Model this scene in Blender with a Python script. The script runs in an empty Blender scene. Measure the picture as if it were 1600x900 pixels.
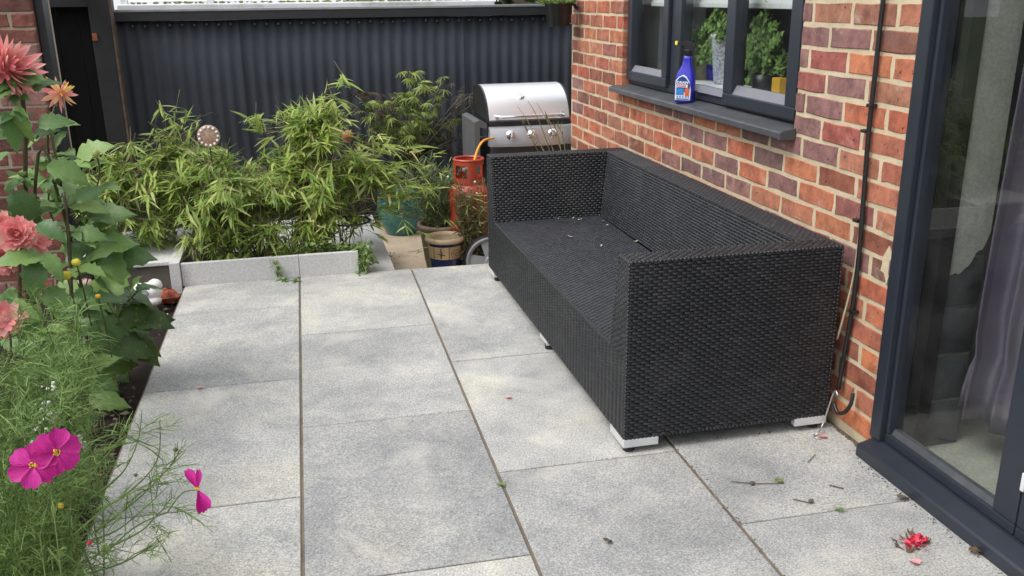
import bpy, math, random
import numpy as np
from mathutils import Vector, Matrix, Euler
random.seed(7); RNG = np.random.default_rng(11)
S = bpy.context.scene
COL = S.collection
PI = math.pi

# ------------------------------------------------------------------ camera
CAM_F = 1419.93 / 1600.0
R_ = Vector((0.97210658, -0.23429258, -0.01076045))
U_ = Vector((0.08163712, 0.29499866, 0.95200377))
F_ = Vector((0.2198731, 0.92632758, -0.30589711))
EYE = Vector((0, 0, 1.4003))
cd = bpy.data.cameras.new('camera'); cam = bpy.data.objects.new('camera', cd); COL.objects.link(cam)
cd.sensor_width = 36; cd.lens = 36 * CAM_F; cd.clip_end = 500; cd.clip_start = 0.05
m3 = Matrix((R_, U_, -F_)).transposed()
cam.matrix_world = Matrix.Translation(EYE) @ m3.to_4x4()
S.camera = cam
S.render.resolution_x = 1024; S.render.resolution_y = 576

# ------------------------------------------------------------------ world, sun, exposure
SUN_EL, SUN_AZ = math.radians(55), math.radians(-108)      # azimuth from +Y towards +X
w = bpy.data.worlds.new('World'); S.world = w; w.use_nodes = True
nt = w.node_tree; nt.nodes.clear()
sky = nt.nodes.new('ShaderNodeTexSky'); sky.sky_type = 'NISHITA'; sky.sun_disc = False
sky.sun_elevation = SUN_EL; sky.sun_rotation = SUN_AZ; sky.dust_density = 4; sky.air_density = 1.0; sky.ozone_density = 1
hs = nt.nodes.new('ShaderNodeHueSaturation'); hs.inputs['Saturation'].default_value = 0.22; hs.inputs['Value'].default_value = 1.0
bgn = nt.nodes.new('ShaderNodeBackground'); bgn.inputs['Strength'].default_value = 0.15
wo = nt.nodes.new('ShaderNodeOutputWorld')
cl = nt.nodes.new('ShaderNodeMix'); cl.data_type = 'RGBA'; cl.inputs[0].default_value = 0.6; cl.inputs[7].default_value = (4.6, 4.75, 5.0, 1)   # even cloud over the clear sky
nt.links.new(sky.outputs[0], hs.inputs['Color']); nt.links.new(hs.outputs[0], cl.inputs[6]); nt.links.new(cl.outputs[2], bgn.inputs['Color']); nt.links.new(bgn.outputs[0], wo.inputs[0])
sd = bpy.data.lights.new('sun', 'SUN'); sd.energy = 1.0; sd.angle = math.radians(28); sd.color = (1, 0.97, 0.92)
sun = bpy.data.objects.new('sun', sd); COL.objects.link(sun)
sdir = Vector((math.sin(SUN_AZ) * math.cos(SUN_EL), math.cos(SUN_AZ) * math.cos(SUN_EL), math.sin(SUN_EL)))
sun.rotation_euler = sdir.to_track_quat('Z', 'Y').to_euler()
S.view_settings.view_transform = 'Standard'; S.view_settings.look = 'None'; S.view_settings.gamma = 1
S.view_settings.exposure = 1.0

def at(u, v, Y):
    """world point on the plane y=Y seen at photograph position (u, v)"""
    d = F_ + R_ * ((u - 800) / 1419.93) - U_ * ((v - 450) / 1419.93)
    return EYE + d * (Y / d.y)
def atX(u, v, X):
    d = F_ + R_ * ((u - 800) / 1419.93) - U_ * ((v - 450) / 1419.93)
    return EYE + d * (X / d.x)
def atZ(u, v, Z=0.0):
    d = F_ + R_ * ((u - 800) / 1419.93) - U_ * ((v - 450) / 1419.93)
    return EYE + d * ((Z - EYE.z) / d.z)

# ------------------------------------------------------------------ materials
def srgb(r, g, b):
    f = lambda c: c / 12.92 if c <= 0.04045 else ((c + 0.055) / 1.055) ** 2.4
    return (f(r / 255), f(g / 255), f(b / 255), 1)
class N:
    def __init__(s, name):
        s.m = bpy.data.materials.new(name); s.m.use_nodes = True; s.t = s.m.node_tree
        s.b = s.t.nodes['Principled BSDF']; s.out = s.t.nodes['Material Output']
    def n(s, typ, **kw):
        x = s.t.nodes.new(typ)
        for k, v in kw.items():
            if hasattr(x, k): setattr(x, k, v)
            else: x.inputs[k.replace('_', ' ')].default_value = v
        return x
    def l(s, a, b): s.t.links.new(a, b)
    def coord(s, off=True, scale=(1, 1, 1)):
        tc = s.n('ShaderNodeTexCoord'); mp = s.n('ShaderNodeMapping'); mp.inputs['Scale'].default_value = scale
        s.l(tc.outputs['Object'], mp.inputs['Vector'])
        if off:
            oi = s.n('ShaderNodeObjectInfo'); mu = s.n('ShaderNodeMath', operation='MULTIPLY'); mu.inputs[1].default_value = 37.0
            s.l(oi.outputs['Random'], mu.inputs[0]); cx = s.n('ShaderNodeCombineXYZ')
            for i in range(3): s.l(mu.outputs[0], cx.inputs[i])
            s.l(cx.outputs[0], mp.inputs['Location'])
        return mp.outputs[0]
    def noise(s, vec, scale, detail=4, rough=0.6, dist=0):
        x = s.n('ShaderNodeTexNoise'); x.inputs['Scale'].default_value = scale; x.inputs['Detail'].default_value = detail
        x.inputs['Roughness'].default_value = rough; x.inputs['Distortion'].default_value = dist
        s.l(vec, x.inputs['Vector']); return x.outputs['Fac']
    def ramp(s, fac, stops, interp='LINEAR'):
        r = s.n('ShaderNodeValToRGB'); e = r.color_ramp; e.interpolation = interp
        while len(e.elements) < len(stops): e.elements.new(0.5)
        for i, (p, c) in enumerate(stops):
            e.elements[i].position = p
            e.elements[i].color = c if len(c) == 4 else (*c, 1)
        s.l(fac, r.inputs['Fac']); return r.outputs['Color']
    def mix(s, a, b, fac, typ='MIX'):
        x = s.n('ShaderNodeMix', data_type='RGBA', blend_type=typ)
        for k, v in ((6, a), (7, b), (0, fac)):
            if hasattr(v, 'is_linked'): s.l(v, x.inputs[k])
            else: x.inputs[k].default_value = v if not isinstance(v, tuple) or len(v) == 4 else (*v, 1)
        return x.outputs[2]
    def bump(s, h, strength=0.3, dist=0.01):
        x = s.n('ShaderNodeBump'); x.inputs['Strength'].default_value = strength; x.inputs['Distance'].default_value = dist
        s.l(h, x.inputs['Height']); s.l(x.outputs[0], s.b.inputs['Normal'])
    def set(s, **kw):
        for k, v in kw.items():
            k = k.replace('_', ' ')
            if hasattr(v, 'is_linked'): s.l(v, s.b.inputs[k])
            else: s.b.inputs[k].default_value = v if not (isinstance(v, tuple) and len(v) == 3) else (*v, 1)
        return s
def plain(name, col, rough=0.5, metal=0.0, var=0.25, scale=20, bump=0.0, spec=0.5, grime=None, coat=0):
    a = N(name); v = a.coord()
    f = a.noise(v, scale, 5)
    lo = tuple(c * (1 - var) for c in col[:3]); hi = tuple(min(1, c * (1 + var)) for c in col[:3])
    c = a.ramp(f, [(0.3, lo), (0.7, hi)])
    if grime:
        g = a.ramp(a.noise(v, scale * 0.23, 6, 0.7), [(0.5, (0, 0, 0)), (0.72, (1, 1, 1))])
        c = a.mix(c, grime, g)
    a.set(Base_Color=c, Metallic=metal, Specular_IOR_Level=spec, Coat_Weight=coat)
    r = a.n('ShaderNodeMapRange'); r.inputs['To Min'].default_value = max(0.02, rough - 0.08); r.inputs['To Max'].default_value = min(1, rough + 0.12)
    a.l(a.noise(v, scale * 0.6, 3), r.inputs[0]); a.l(r.outputs[0], a.b.inputs['Roughness'])
    if bump: a.bump(a.noise(v, scale * 5, 4), bump, 0.004)
    return a.m
def leaf_mat(name, stops, rough=0.45, transl=0.35, spots=None, spec=0.4, vein=False):
    a = N(name); g = a.n('ShaderNodeNewGeometry'); oi = a.n('ShaderNodeObjectInfo')
    ad = a.n('ShaderNodeMath', operation='ADD'); a.l(g.outputs['Random Per Island'], ad.inputs[0]); a.l(oi.outputs['Random'], ad.inputs[1])
    fr = a.n('ShaderNodeMath', operation='FRACT'); a.l(ad.outputs[0], fr.inputs[0])
    c = a.ramp(fr.outputs[0], stops)
    v = a.coord()
    c = a.mix(c, a.ramp(a.noise(v, 30, 3), [(0.3, (0.6, 0.6, 0.6)), (0.7, (1.25, 1.25, 1.2))]), 0.6, 'MULTIPLY')
    if vein: c = a.mix(c, a.ramp(a.noise(a.coord(True, (16, 1.4, 1)), 1.6, 3), [(0.3, (0.66, 0.60, 0.66)), (0.6, (1.08, 1.08, 1.08))]), 0.9, 'MULTIPLY')
    if spots:
        sp = a.ramp(a.noise(v, 9, 4, 0.6), [(0.64, (0, 0, 0)), (0.72, (1, 1, 1))]); c = a.mix(c, spots, sp)
    a.set(Base_Color=c, Roughness=rough, Specular_IOR_Level=spec)
    tb = a.n('ShaderNodeBsdfTranslucent'); a.l(c, tb.inputs['Color'])
    ms = a.n('ShaderNodeMixShader'); ms.inputs[0].default_value = transl
    a.l(a.b.outputs[0], ms.inputs[1]); a.l(tb.outputs[0], ms.inputs[2]); a.l(ms.outputs[0], a.out.inputs['Surface'])
    return a.m

def m_slab():
    a = N('granite_paving'); v = a.coord()
    oi = a.n('ShaderNodeObjectInfo')
    f1 = a.noise(v, 165, 7, 0.8); f2 = a.noise(v, 9, 8, 0.72); f3 = a.noise(v, 2.2, 4, 0.55)
    c = a.ramp(f1, [(0.34, (0.16, 0.164, 0.17)), (0.5, (0.40, 0.399, 0.389)), (0.65, (0.66, 0.656, 0.635))])
    c = a.mix(c, a.ramp(f2, [(0.3, (0.78, 0.79, 0.81)), (0.5, (1.0, 1.0, 0.99)), (0.7, (1.18, 1.16, 1.11))]), 0.85, 'MULTIPLY')
    st = a.ramp(a.noise(v, 3.1, 5, 0.6, 0.6), [(0.54, (0, 0, 0)), (0.78, (1, 1, 1))])
    c = a.mix(c, (0.68, 0.655, 0.57, 1), a.mix(0.0 if False else (0, 0, 0, 1), st, 0.72))
    sp = a.ramp(a.noise(v, 210, 3, 0.6), [(0.30, (1, 1, 1)), (0.38, (0, 0, 0))])
    c = a.mix(c, (0.085, 0.087, 0.092, 1), a.mix((0, 0, 0, 1), sp, 0.8))
    wl = a.ramp(a.noise(v, 170, 3, 0.6), [(0.62, (0, 0, 0)), (0.70, (1, 1, 1))]); c = a.mix(c, (0.72, 0.71, 0.68, 1), a.mix((0, 0, 0, 1), wl, 0.6))
    dk = a.ramp(a.noise(v, 1.6, 4, 0.6), [(0.32, (0.80, 0.81, 0.83)), (0.55, (1, 1, 1))])
    c = a.mix(c, dk, 1.0, 'MULTIPLY')
    c = a.mix(c, a.ramp(f3, [(0.36, (0.80, 0.805, 0.82)), (0.52, (1, 1, 1)), (0.68, (1.14, 1.11, 1.03))]), 1.0, 'MULTIPLY')
    pv = a.ramp(oi.outputs['Random'], [(0, (0.80, 0.805, 0.815)), (0.4, (0.95, 0.95, 0.95)), (1, (1.06, 1.055, 1.04))])
    c = a.mix(c, pv, 1.0, 'MULTIPLY')
    a.set(Base_Color=c, Roughness=0.62, Specular_IOR_Level=0.35)
    a.bump(f1, 0.16, 0.002)
    return a.m
def m_brick(name, stops, pits=0.3):
    a = N(name); v = a.coord(); oi = a.n('ShaderNodeObjectInfo')
    c = a.ramp(oi.outputs['Random'], stops, 'LINEAR')
    f = a.noise(v, 16, 6, 0.7)
    c = a.mix(c, a.ramp(f, [(0.3, (0.52, 0.50, 0.52)), (0.52, (1, 1, 1)), (0.72, (1.4, 1.36, 1.3))]), 1.0, 'MULTIPLY')
    st = a.ramp(a.noise(v, 7, 5, 0.65), [(0.56, (0, 0, 0)), (0.7, (1, 1, 1))])
    c = a.mix(c, (0.16, 0.11, 0.115, 1), a.mix((0, 0, 0, 1), st, pits))
    cr = a.ramp(a.noise(v, 11, 6, 0.7, 0.5), [(0.58, (0, 0, 0)), (0.72, (1, 1, 1))])
    c = a.mix(c, (0.55, 0.48, 0.39, 1), a.mix((0, 0, 0, 1), cr, 0.42))
    pt = a.ramp(a.noise(v, 70, 3), [(0.29, (1, 1, 1)), (0.34, (0, 0, 0))])
    c = a.mix(c, (0.03, 0.025, 0.025, 1), pt)
    a.set(Base_Color=c, Roughness=0.85, Specular_IOR_Level=0.2)
    a.bump(a.noise(v, 60, 6, 0.7), 0.4, 0.004)
    return a.m
def m_rattan(name='black_rattan', k=1.0):
    a = N(name); g = a.n('ShaderNodeNewGeometry'); v = a.coord(False)
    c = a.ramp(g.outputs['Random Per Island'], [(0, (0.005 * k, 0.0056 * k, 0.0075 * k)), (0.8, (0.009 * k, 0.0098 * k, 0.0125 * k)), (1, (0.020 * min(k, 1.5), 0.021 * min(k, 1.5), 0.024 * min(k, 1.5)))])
    d = a.ramp(a.noise(v, 5, 5, 0.6), [(0.5, (0, 0, 0)), (0.75, (1, 1, 1))])
    c = a.mix(c, (0.07, 0.068, 0.064, 1), a.mix((0, 0, 0, 1), d, 0.25))
    a.set(Base_Color=c, Roughness=0.44, Specular_IOR_Level=0.6, Sheen_Weight=0.05, Sheen_Roughness=0.45, Sheen_Tint=(0.75, 0.8, 0.95))
    return a.m
def m_glass(name='clear_glass', dirt=0.03, smear=0.0):
    a = N(name)
    a.t.nodes.remove(a.b)
    fr = a.n('ShaderNodeFresnel'); fr.inputs['IOR'].default_value = 1.52
    tr = a.n('ShaderNodeBsdfTransparent'); tr.inputs['Color'].default_value = (0.93, 0.95, 0.94, 1)
    gl = a.n('ShaderNodeBsdfGlossy'); gl.inputs['Roughness'].default_value = 0.01
    m1 = a.n('ShaderNodeMixShader'); mu = a.n('ShaderNodeMath', operation='MULTIPLY'); mu.inputs[1].default_value = 1.25
    gm = a.n('ShaderNodeNewGeometry'); iv = a.n('ShaderNodeMath', operation='SUBTRACT'); iv.inputs[0].default_value = 1.0; a.l(gm.outputs['Backfacing'], iv.inputs[1])
    m0 = a.n('ShaderNodeMath', operation='MULTIPLY'); a.l(mu.outputs[0], m0.inputs[0]); a.l(iv.outputs[0], m0.inputs[1])
    a.l(fr.outputs[0], mu.inputs[0]); a.l(m0.outputs[0], m1.inputs[0]); a.l(tr.outputs[0], m1.inputs[1]); a.l(gl.outputs[0], m1.inputs[2])
    df = a.n('ShaderNodeBsdfDiffuse'); df.inputs['Color'].default_value = (0.6, 0.6, 0.56, 1)
    m2 = a.n('ShaderNodeMixShader'); v = a.coord()
    rg = a.n('ShaderNodeMapRange'); rg.inputs['From Min'].default_value = 0.4; rg.inputs['From Max'].default_value = 0.8; rg.inputs['To Min'].default_value = dirt * 0.4; rg.inputs['To Max'].default_value = dirt * 2.5
    a.l(a.noise(v, 6, 6, 0.7), rg.inputs[0]); a.l(rg.outputs[0], m2.inputs[0])
    a.l(m1.outputs[0], m2.inputs[1]); a.l(df.outputs[0], m2.inputs[2]); a.l(m2.outputs[0], a.out.inputs['Surface'])
    return a.m
def m_stainless():
    a = N('brushed_stainless'); v = a.coord(True, (2, 60, 60))
    f = a.noise(v, 8, 4)
    a.set(Base_Color=a.ramp(f, [(0.3, (0.82, 0.82, 0.84)), (0.7, (0.9, 0.9, 0.92))]), Metallic=1.0, Roughness=0.42)
    return a.m
def m_curtain():
    a = N('satin_curtain'); v = a.coord(True, (1, 1, 1))
    f = a.noise(v, 3, 3)
    a.set(Base_Color=a.ramp(f, [(0.35, (0.135, 0.108, 0.17)), (0.65, (0.19, 0.172, 0.21))]), Metallic=0.5, Roughness=0.36, Specular_IOR_Level=0.7, Sheen_Weight=0.0)
    a.bump(a.noise(a.coord(True, (300, 300, 30)), 2, 2), 0.15, 0.002)
    return a.m
def m_concrete(name, lo, hi, stain=(0.3, 0.2, 0.12), sc=3):
    a = N(name); v = a.coord(False)
    c = a.ramp(a.noise(v, sc, 8, 0.7), [(0.3, lo), (0.7, hi)])
    c = a.mix(c, a.ramp(a.noise(v, sc * 30, 4, 0.7), [(0.3, (0.7, 0.7, 0.7)), (0.6, (1.1, 1.1, 1.1))]), 0.8, 'MULTIPLY')
    c = a.mix(c, (*stain, 1), a.mix((0, 0, 0, 1), a.ramp(a.noise(v, sc * 1.7, 6, 0.7), [(0.55, (0, 0, 0)), (0.75, (1, 1, 1))]), 0.6))
    a.set(Base_Color=c, Roughness=0.85, Specular_IOR_Level=0.2); a.bump(a.noise(v, 70, 5, 0.7), 0.3, 0.004)
    return a.m

M = {}
M['slab'] = m_slab()
M['joint'] = m_concrete('sandy_joint', (0.12, 0.095, 0.07), (0.22, 0.18, 0.135), (0.05, 0.04, 0.033), 9)
M['mortar'] = m_concrete('cream_mortar', (0.45, 0.37, 0.245), (0.65, 0.55, 0.385), (0.32, 0.27, 0.195), 10)
M['mortar_grey'] = m_concrete('grey_mortar', (0.30, 0.25, 0.19), (0.44, 0.38, 0.30), (0.2, 0.17, 0.13), 6)
M['brick_red'] = m_brick('red_brick', [(0, (0.37, 0.105, 0.066)), (0.2, (0.45, 0.15, 0.082)), (0.45, (0.40, 0.17, 0.105)), (0.65, (0.34, 0.105, 0.07)), (0.85, (0.30, 0.155, 0.105)), (1, (0.50, 0.175, 0.085))], 0.2)
M['brick_plum'] = m_brick('plum_brick', [(0, (0.22, 0.115, 0.105)), (0.35, (0.27, 0.14, 0.13)), (0.6, (0.17, 0.105, 0.095)), (0.8, (0.34, 0.10, 0.08)), (1, (0.25, 0.15, 0.13))], 0.75)
M['brick_brown'] = m_brick('brown_brick', [(0, (0.22, 0.085, 0.055)), (0.5, (0.28, 0.10, 0.065)), (1, (0.20, 0.10, 0.075))], 0.45)
M['brick_old'] = m_brick('old_wall_brick', [(0, (0.07, 0.045, 0.04)), (0.3, (0.19, 0.075, 0.06)), (0.6, (0.22, 0.08, 0.065)), (1, (0.17, 0.09, 0.07))], 0.4)
M['anthracite'] = plain('anthracite_frame_paint', (0.022, 0.027, 0.038), 0.38, var=0.08, scale=14, bump=0.02)
M['bead'] = plain('grey_glazing_bead', (0.16, 0.16, 0.185), 0.4, var=0.06)
M['sill'] = plain('slate_grey_sill', (0.055, 0.06, 0.068), 0.42, var=0.15, scale=30, bump=0.05, grime=(0.10, 0.10, 0.10, 1))
M['fence'] = plain('black_painted_sheet', (0.041, 0.048, 0.061), 0.75, spec=0.25, var=0.14, scale=4, bump=0.03, grime=(0.045, 0.047, 0.052, 1))
M['fence_rail'] = plain('black_painted_timber', (0.018, 0.019, 0.023), 0.55, var=0.25, scale=9, bump=0.12)
M['post_edge'] = plain('weathered_bare_timber', (0.10, 0.075, 0.06), 0.8, var=0.4, scale=15, bump=0.2)
M['gate'] = plain('black_boards_and_gap_shade', (0.0035, 0.0035, 0.004), 0.75, var=0.3, scale=8, bump=0.1, spec=0.2)
M['capping'] = plain('grey_metal_capping', (0.30, 0.31, 0.33), 0.35, metal=0.4, var=0.2, scale=8)
M['white_pvc'] = plain('white_pvc', (0.74, 0.75, 0.76), 0.35, var=0.06, scale=8, grime=(0.25, 0.26, 0.2, 1))
M['poly'] = plain('opal_polycarbonate', (0.80, 0.82, 0.84), 0.3, var=0.06, scale=5, grime=(0.50, 0.53, 0.42, 1))
M['rattan'] = m_rattan(); M['rattan_seat_lit'] = m_rattan('sky_lit_black_rattan', 2.6)  # second rattan is a lighter copy, sky light painted into the seat colour
M['rattan_under'] = plain('rattan_backing', (0.006, 0.006, 0.007), 0.7)
M['alu'] = plain('satin_aluminium', (0.66, 0.67, 0.68), 0.38, metal=0.35, var=0.08)
M['rubber'] = plain('black_rubber', (0.014, 0.014, 0.014), 0.65, var=0.3)
M['steel'] = m_stainless()
M['chrome'] = plain('chrome', (0.78, 0.78, 0.8), 0.1, metal=1.0, var=0.03)
M['bbq_panel'] = plain('silver_control_panel', (0.50, 0.51, 0.54), 0.34, metal=0.55, var=0.05)
M['bbq_grey'] = plain('grey_enamel', (0.085, 0.088, 0.092), 0.4, var=0.12, scale=9)
M['bbq_light'] = plain('light_grey_enamel', (0.11, 0.113, 0.117), 0.4, var=0.1, scale=9)
M['bbq_dark'] = plain('charcoal_enamel', (0.016, 0.016, 0.017), 0.4, var=0.2)
M['gas_red'] = plain('red_cylinder_paint', (0.42, 0.050, 0.024), 0.42, var=0.2, scale=12, bump=0.06, grime=(0.30, 0.06, 0.03, 1))
M['hose'] = plain('orange_hose', (0.80, 0.33, 0.03), 0.4, var=0.1)
M['wheel'] = plain('grey_plastic_wheel', (0.30, 0.315, 0.33), 0.4, var=0.15, scale=12)
M['pot_cream'] = plain('cream_glaze', (0.52, 0.37, 0.20), 0.3, var=0.2, scale=14, grime=(0.3, 0.17, 0.08, 1))
M['pot_rim'] = plain('sandy_rim_glaze', (0.56, 0.42, 0.27), 0.32, var=0.15, scale=14)
M['pot_navy'] = plain('navy_glaze', (0.018, 0.028, 0.10), 0.2, var=0.3, scale=9, coat=0.4)
M['pot_line'] = plain('dark_brown_glaze', (0.03, 0.02, 0.016), 0.3)
M['pot_olive'] = plain('olive_brown_glaze', (0.16, 0.13, 0.075), 0.45, var=0.3, scale=7, grime=(0.10, 0.11, 0.05, 1))
M['pot_teal'] = plain('teal_glaze', (0.012, 0.14, 0.145), 0.2, var=0.3, scale=7, coat=0.5)
M['soil'] = m_concrete('dark_soil', (0.009, 0.006, 0.005), (0.03, 0.021, 0.016), (0.055, 0.038, 0.028), 12)
M['yard'] = m_concrete('beige_concrete', (0.38, 0.30, 0.21), (0.56, 0.47, 0.36), (0.22, 0.13, 0.07), 3)
M['render'] = m_concrete('pale_grey_render', (0.52, 0.515, 0.51), (0.60, 0.595, 0.585), (0.48, 0.45, 0.42), 3)
M['coping'] = m_concrete('grey_coping', (0.36, 0.36, 0.36), (0.48, 0.48, 0.475), (0.33, 0.31, 0.28), 4)
M['brown_wall'] = m_concrete('dark_brown_wall', (0.10, 0.085, 0.07), (0.18, 0.155, 0.13), (0.06, 0.05, 0.04), 4)
M['lawn'] = m_concrete('lawn_green', (0.04, 0.075, 0.02), (0.07, 0.12, 0.035), (0.05, 0.06, 0.02), 5)
M['bamboo_leaf'] = leaf_mat('bamboo_leaf_mid', [(0, (0.13, 0.23, 0.055)), (0.3, (0.23, 0.36, 0.085)), (0.65, (0.34, 0.47, 0.13)), (0.9, (0.46, 0.55, 0.21)), (1, (0.54, 0.55, 0.28))], 0.42, 0.44)
M['bamboo_leaf_lime'] = leaf_mat('bamboo_leaf_lime', [(0, (0.27, 0.40, 0.07)), (0.4, (0.44, 0.57, 0.13)), (0.75, (0.56, 0.65, 0.20)), (0.93, (0.64, 0.67, 0.29)), (1, (0.60, 0.52, 0.24))], 0.42, 0.45)
M['culm'] = leaf_mat('bamboo_culm', [(0, (0.09, 0.09, 0.03)), (0.5, (0.17, 0.16, 0.07)), (1, (0.21, 0.14, 0.07))], 0.5, 0.0)
M['dahlia_leaf'] = leaf_mat('dahlia_leaf_green', [(0, (0.06, 0.135, 0.042)), (0.4, (0.115, 0.215, 0.066)), (0.75, (0.17, 0.29, 0.086)), (1, (0.25, 0.38, 0.11))], 0.42, 0.28)
M['dahlia_leaf_old'] = leaf_mat('dahlia_leaf_yellowing', [(0, (0.05, 0.10, 0.025)), (1, (0.09, 0.15, 0.03))], 0.45, 0.3, spots=(0.34, 0.30, 0.03, 1))
M['dahlia_stem'] = leaf_mat('dahlia_stem', [(0, (0.06, 0.075, 0.025)), (1, (0.085, 0.055, 0.035))], 0.5, 0.0)
M['petal_coral'] = leaf_mat('coral_petal', [(0, (0.80, 0.24, 0.26)), (0.4, (0.85, 0.34, 0.34)), (0.75, (0.87, 0.43, 0.40)), (1, (0.88, 0.54, 0.46))], 0.5, 0.3)
M['petal_yellowpink'] = leaf_mat('peach_yellow_petal', [(0, (0.80, 0.28, 0.28)), (0.6, (0.84, 0.42, 0.36)), (0.8, (0.86, 0.55, 0.30)), (1, (0.86, 0.68, 0.16))], 0.5, 0.3)
M['petal_magenta'] = leaf_mat('magenta_petal', [(0, (0.60, 0.012, 0.27)), (1, (0.76, 0.04, 0.40))], 0.5, 0.4, vein=True)
M['petal_old'] = leaf_mat('crimson_fallen_petal', [(0, (0.62, 0.02, 0.07)), (1, (0.80, 0.07, 0.13))], 0.5, 0.2)
M['litter'] = leaf_mat('pale_dry_scrap', [(0, (0.5, 0.46, 0.28)), (1, (0.72, 0.70, 0.52))], 0.6, 0.1)
M['petal_pale'] = leaf_mat('pale_pink_petal', [(0, (0.82, 0.36, 0.40)), (1, (0.86, 0.45, 0.47))], 0.5, 0.2)
M['yellow'] = leaf_mat('yellow_floret', [(0, (0.75, 0.42, 0.02)), (1, (0.85, 0.62, 0.03))], 0.5, 0.1)
M['yellow_bud'] = leaf_mat('yellow_bud', [(0, (0.62, 0.58, 0.05)), (1, (0.78, 0.70, 0.10))], 0.5, 0.2)
M['green_bud'] = leaf_mat('pale_green_bud', [(0, (0.36, 0.42, 0.12)), (1, (0.5, 0.52, 0.2))], 0.5, 0.2)
M['feather'] = leaf_mat('feathery_leaf', [(0, (0.085, 0.155, 0.04)), (0.5, (0.15, 0.25, 0.065)), (1, (0.25, 0.35, 0.11))], 0.5, 0.3)
M['feather_pale'] = leaf_mat('pale_needle_leaf', [(0, (0.14, 0.24, 0.07)), (0.5, (0.22, 0.34, 0.10)), (1, (0.32, 0.43, 0.15))], 0.45, 0.3)
M['white_petal'] = leaf_mat('white_petal', [(0, (0.72, 0.72, 0.68)), (1, (0.82, 0.82, 0.8))], 0.5, 0.2)
M['maple_leaf'] = leaf_mat('maple_leaf_green', [(0, (0.10, 0.16, 0.04)), (0.4, (0.19, 0.27, 0.06)), (0.8, (0.31, 0.39, 0.085)), (1, (0.43, 0.48, 0.13))], 0.5, 0.35)
M['maple_dark'] = leaf_mat('maple_leaf_bronze', [(0, (0.04, 0.022, 0.018)), (0.5, (0.06, 0.045, 0.025)), (1, (0.10, 0.09, 0.05))], 0.6, 0.25)
M['maple_bark'] = plain('maple_bark', (0.17, 0.155, 0.135), 0.7, var=0.3, scale=30, bump=0.2)
M['grey_leaf'] = leaf_mat('grey_green_leaf', [(0, (0.11, 0.18, 0.08)), (0.5, (0.19, 0.28, 0.13)), (1, (0.31, 0.39, 0.20))], 0.5, 0.3)
M['dry_stalk'] = leaf_mat('dry_stalk', [(0, (0.10, 0.08, 0.04)), (0.6, (0.22, 0.19, 0.09)), (1, (0.30, 0.33, 0.12))], 0.6, 0.1)
M['twig'] = plain('brown_twig', (0.11, 0.085, 0.06), 0.8, var=0.4, scale=30)
M['dead_leaf'] = plain('dead_leaf', (0.13, 0.075, 0.035), 0.75, var=0.5, scale=40, bump=0.3)
M['stone_white'] = plain('white_stone', (0.74, 0.73, 0.71), 0.6, var=0.1, scale=9, bump=0.12)
M['terracotta'] = plain('terracotta_lump', (0.30, 0.075, 0.04), 0.85, var=0.35, scale=12, bump=0.4)
M['bottle_blue'] = plain('blue_bottle_plastic', (0.022, 0.018, 0.42), 0.28, var=0.06, scale=6, coat=0.3)
M['label_white'] = plain('label_white', (0.78, 0.79, 0.81), 0.4, var=0.02)
M['label_blue'] = plain('label_blue', (0.03, 0.20, 0.52), 0.4, var=0.25, scale=60)
M['label_navy'] = plain('label_navy', (0.015, 0.05, 0.22), 0.4, var=0.1)
M['label_orange'] = plain('label_orange', (0.62, 0.13, 0.05), 0.4, var=0.3, scale=80)
M['label_red'] = plain('label_red', (0.55, 0.04, 0.05), 0.4, var=0.05)
M['black_plastic'] = plain('black_plastic', (0.014, 0.014, 0.016), 0.35, var=0.15)
M['nozzle'] = plain('yellow_nozzle', (0.85, 0.75, 0.05), 0.4, var=0.05)
M['cable_black'] = plain('black_cable', (0.012, 0.012, 0.013), 0.4, var=0.2)
M['cable_beige'] = plain('beige_cable', (0.42, 0.36, 0.24), 0.5, var=0.1)
M['wire'] = plain('galvanised_wire', (0.55, 0.55, 0.55), 0.3, metal=0.8, var=0.1)
M['iron'] = plain('black_wrought_iron', (0.012, 0.012, 0.012), 0.5, var=0.2)
M['glass'] = m_glass('window_glass', 0.006)
M['glass_door'] = m_glass('dusty_door_glass', 0.008)
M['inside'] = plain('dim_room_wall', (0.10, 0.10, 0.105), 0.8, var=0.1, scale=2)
M['plaster'] = m_concrete('grey_plaster', (0.30, 0.295, 0.27), (0.40, 0.39, 0.36), (0.36, 0.36, 0.28), 4)
M['block'] = m_concrete('dark_grey_block', (0.028, 0.032, 0.036), (0.075, 0.083, 0.088), (0.045, 0.045, 0.043), 14)
M['block_mortar'] = m_concrete('dull_block_mortar', (0.10, 0.10, 0.095), (0.17, 0.165, 0.155), (0.08, 0.08, 0.075), 8)
M['floor_in'] = m_concrete('dusty_screed', (0.26, 0.26, 0.22), (0.38, 0.37, 0.32), (0.2, 0.17, 0.13), 4)
M['curtain'] = m_curtain()
M['grey_panel'] = plain('grey_white_panel', (0.72, 0.73, 0.74), 0.5, var=0.05, scale=3)
M['vase'] = plain('speckled_vase', (0.45, 0.46, 0.50), 0.5, var=0.75, scale=90, bump=0.4)
M['yellow_pot'] = plain('yellow_pot', (0.60, 0.33, 0.03), 0.4, var=0.08)
M['buff_pot'] = plain('buff_pot', (0.30, 0.27, 0.18), 0.6, var=0.15)
M['fern'] = leaf_mat('fern_green', [(0, (0.12, 0.22, 0.05)), (0.6, (0.20, 0.33, 0.08)), (1, (0.30, 0.44, 0.13))], 0.5, 0.35)
M['hedge'] = leaf_mat('hedge_leaf', [(0, (0.02, 0.04, 0.012)), (0.6, (0.035, 0.07, 0.018)), (1, (0.06, 0.10, 0.03))], 0.5, 0.25)
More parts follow.
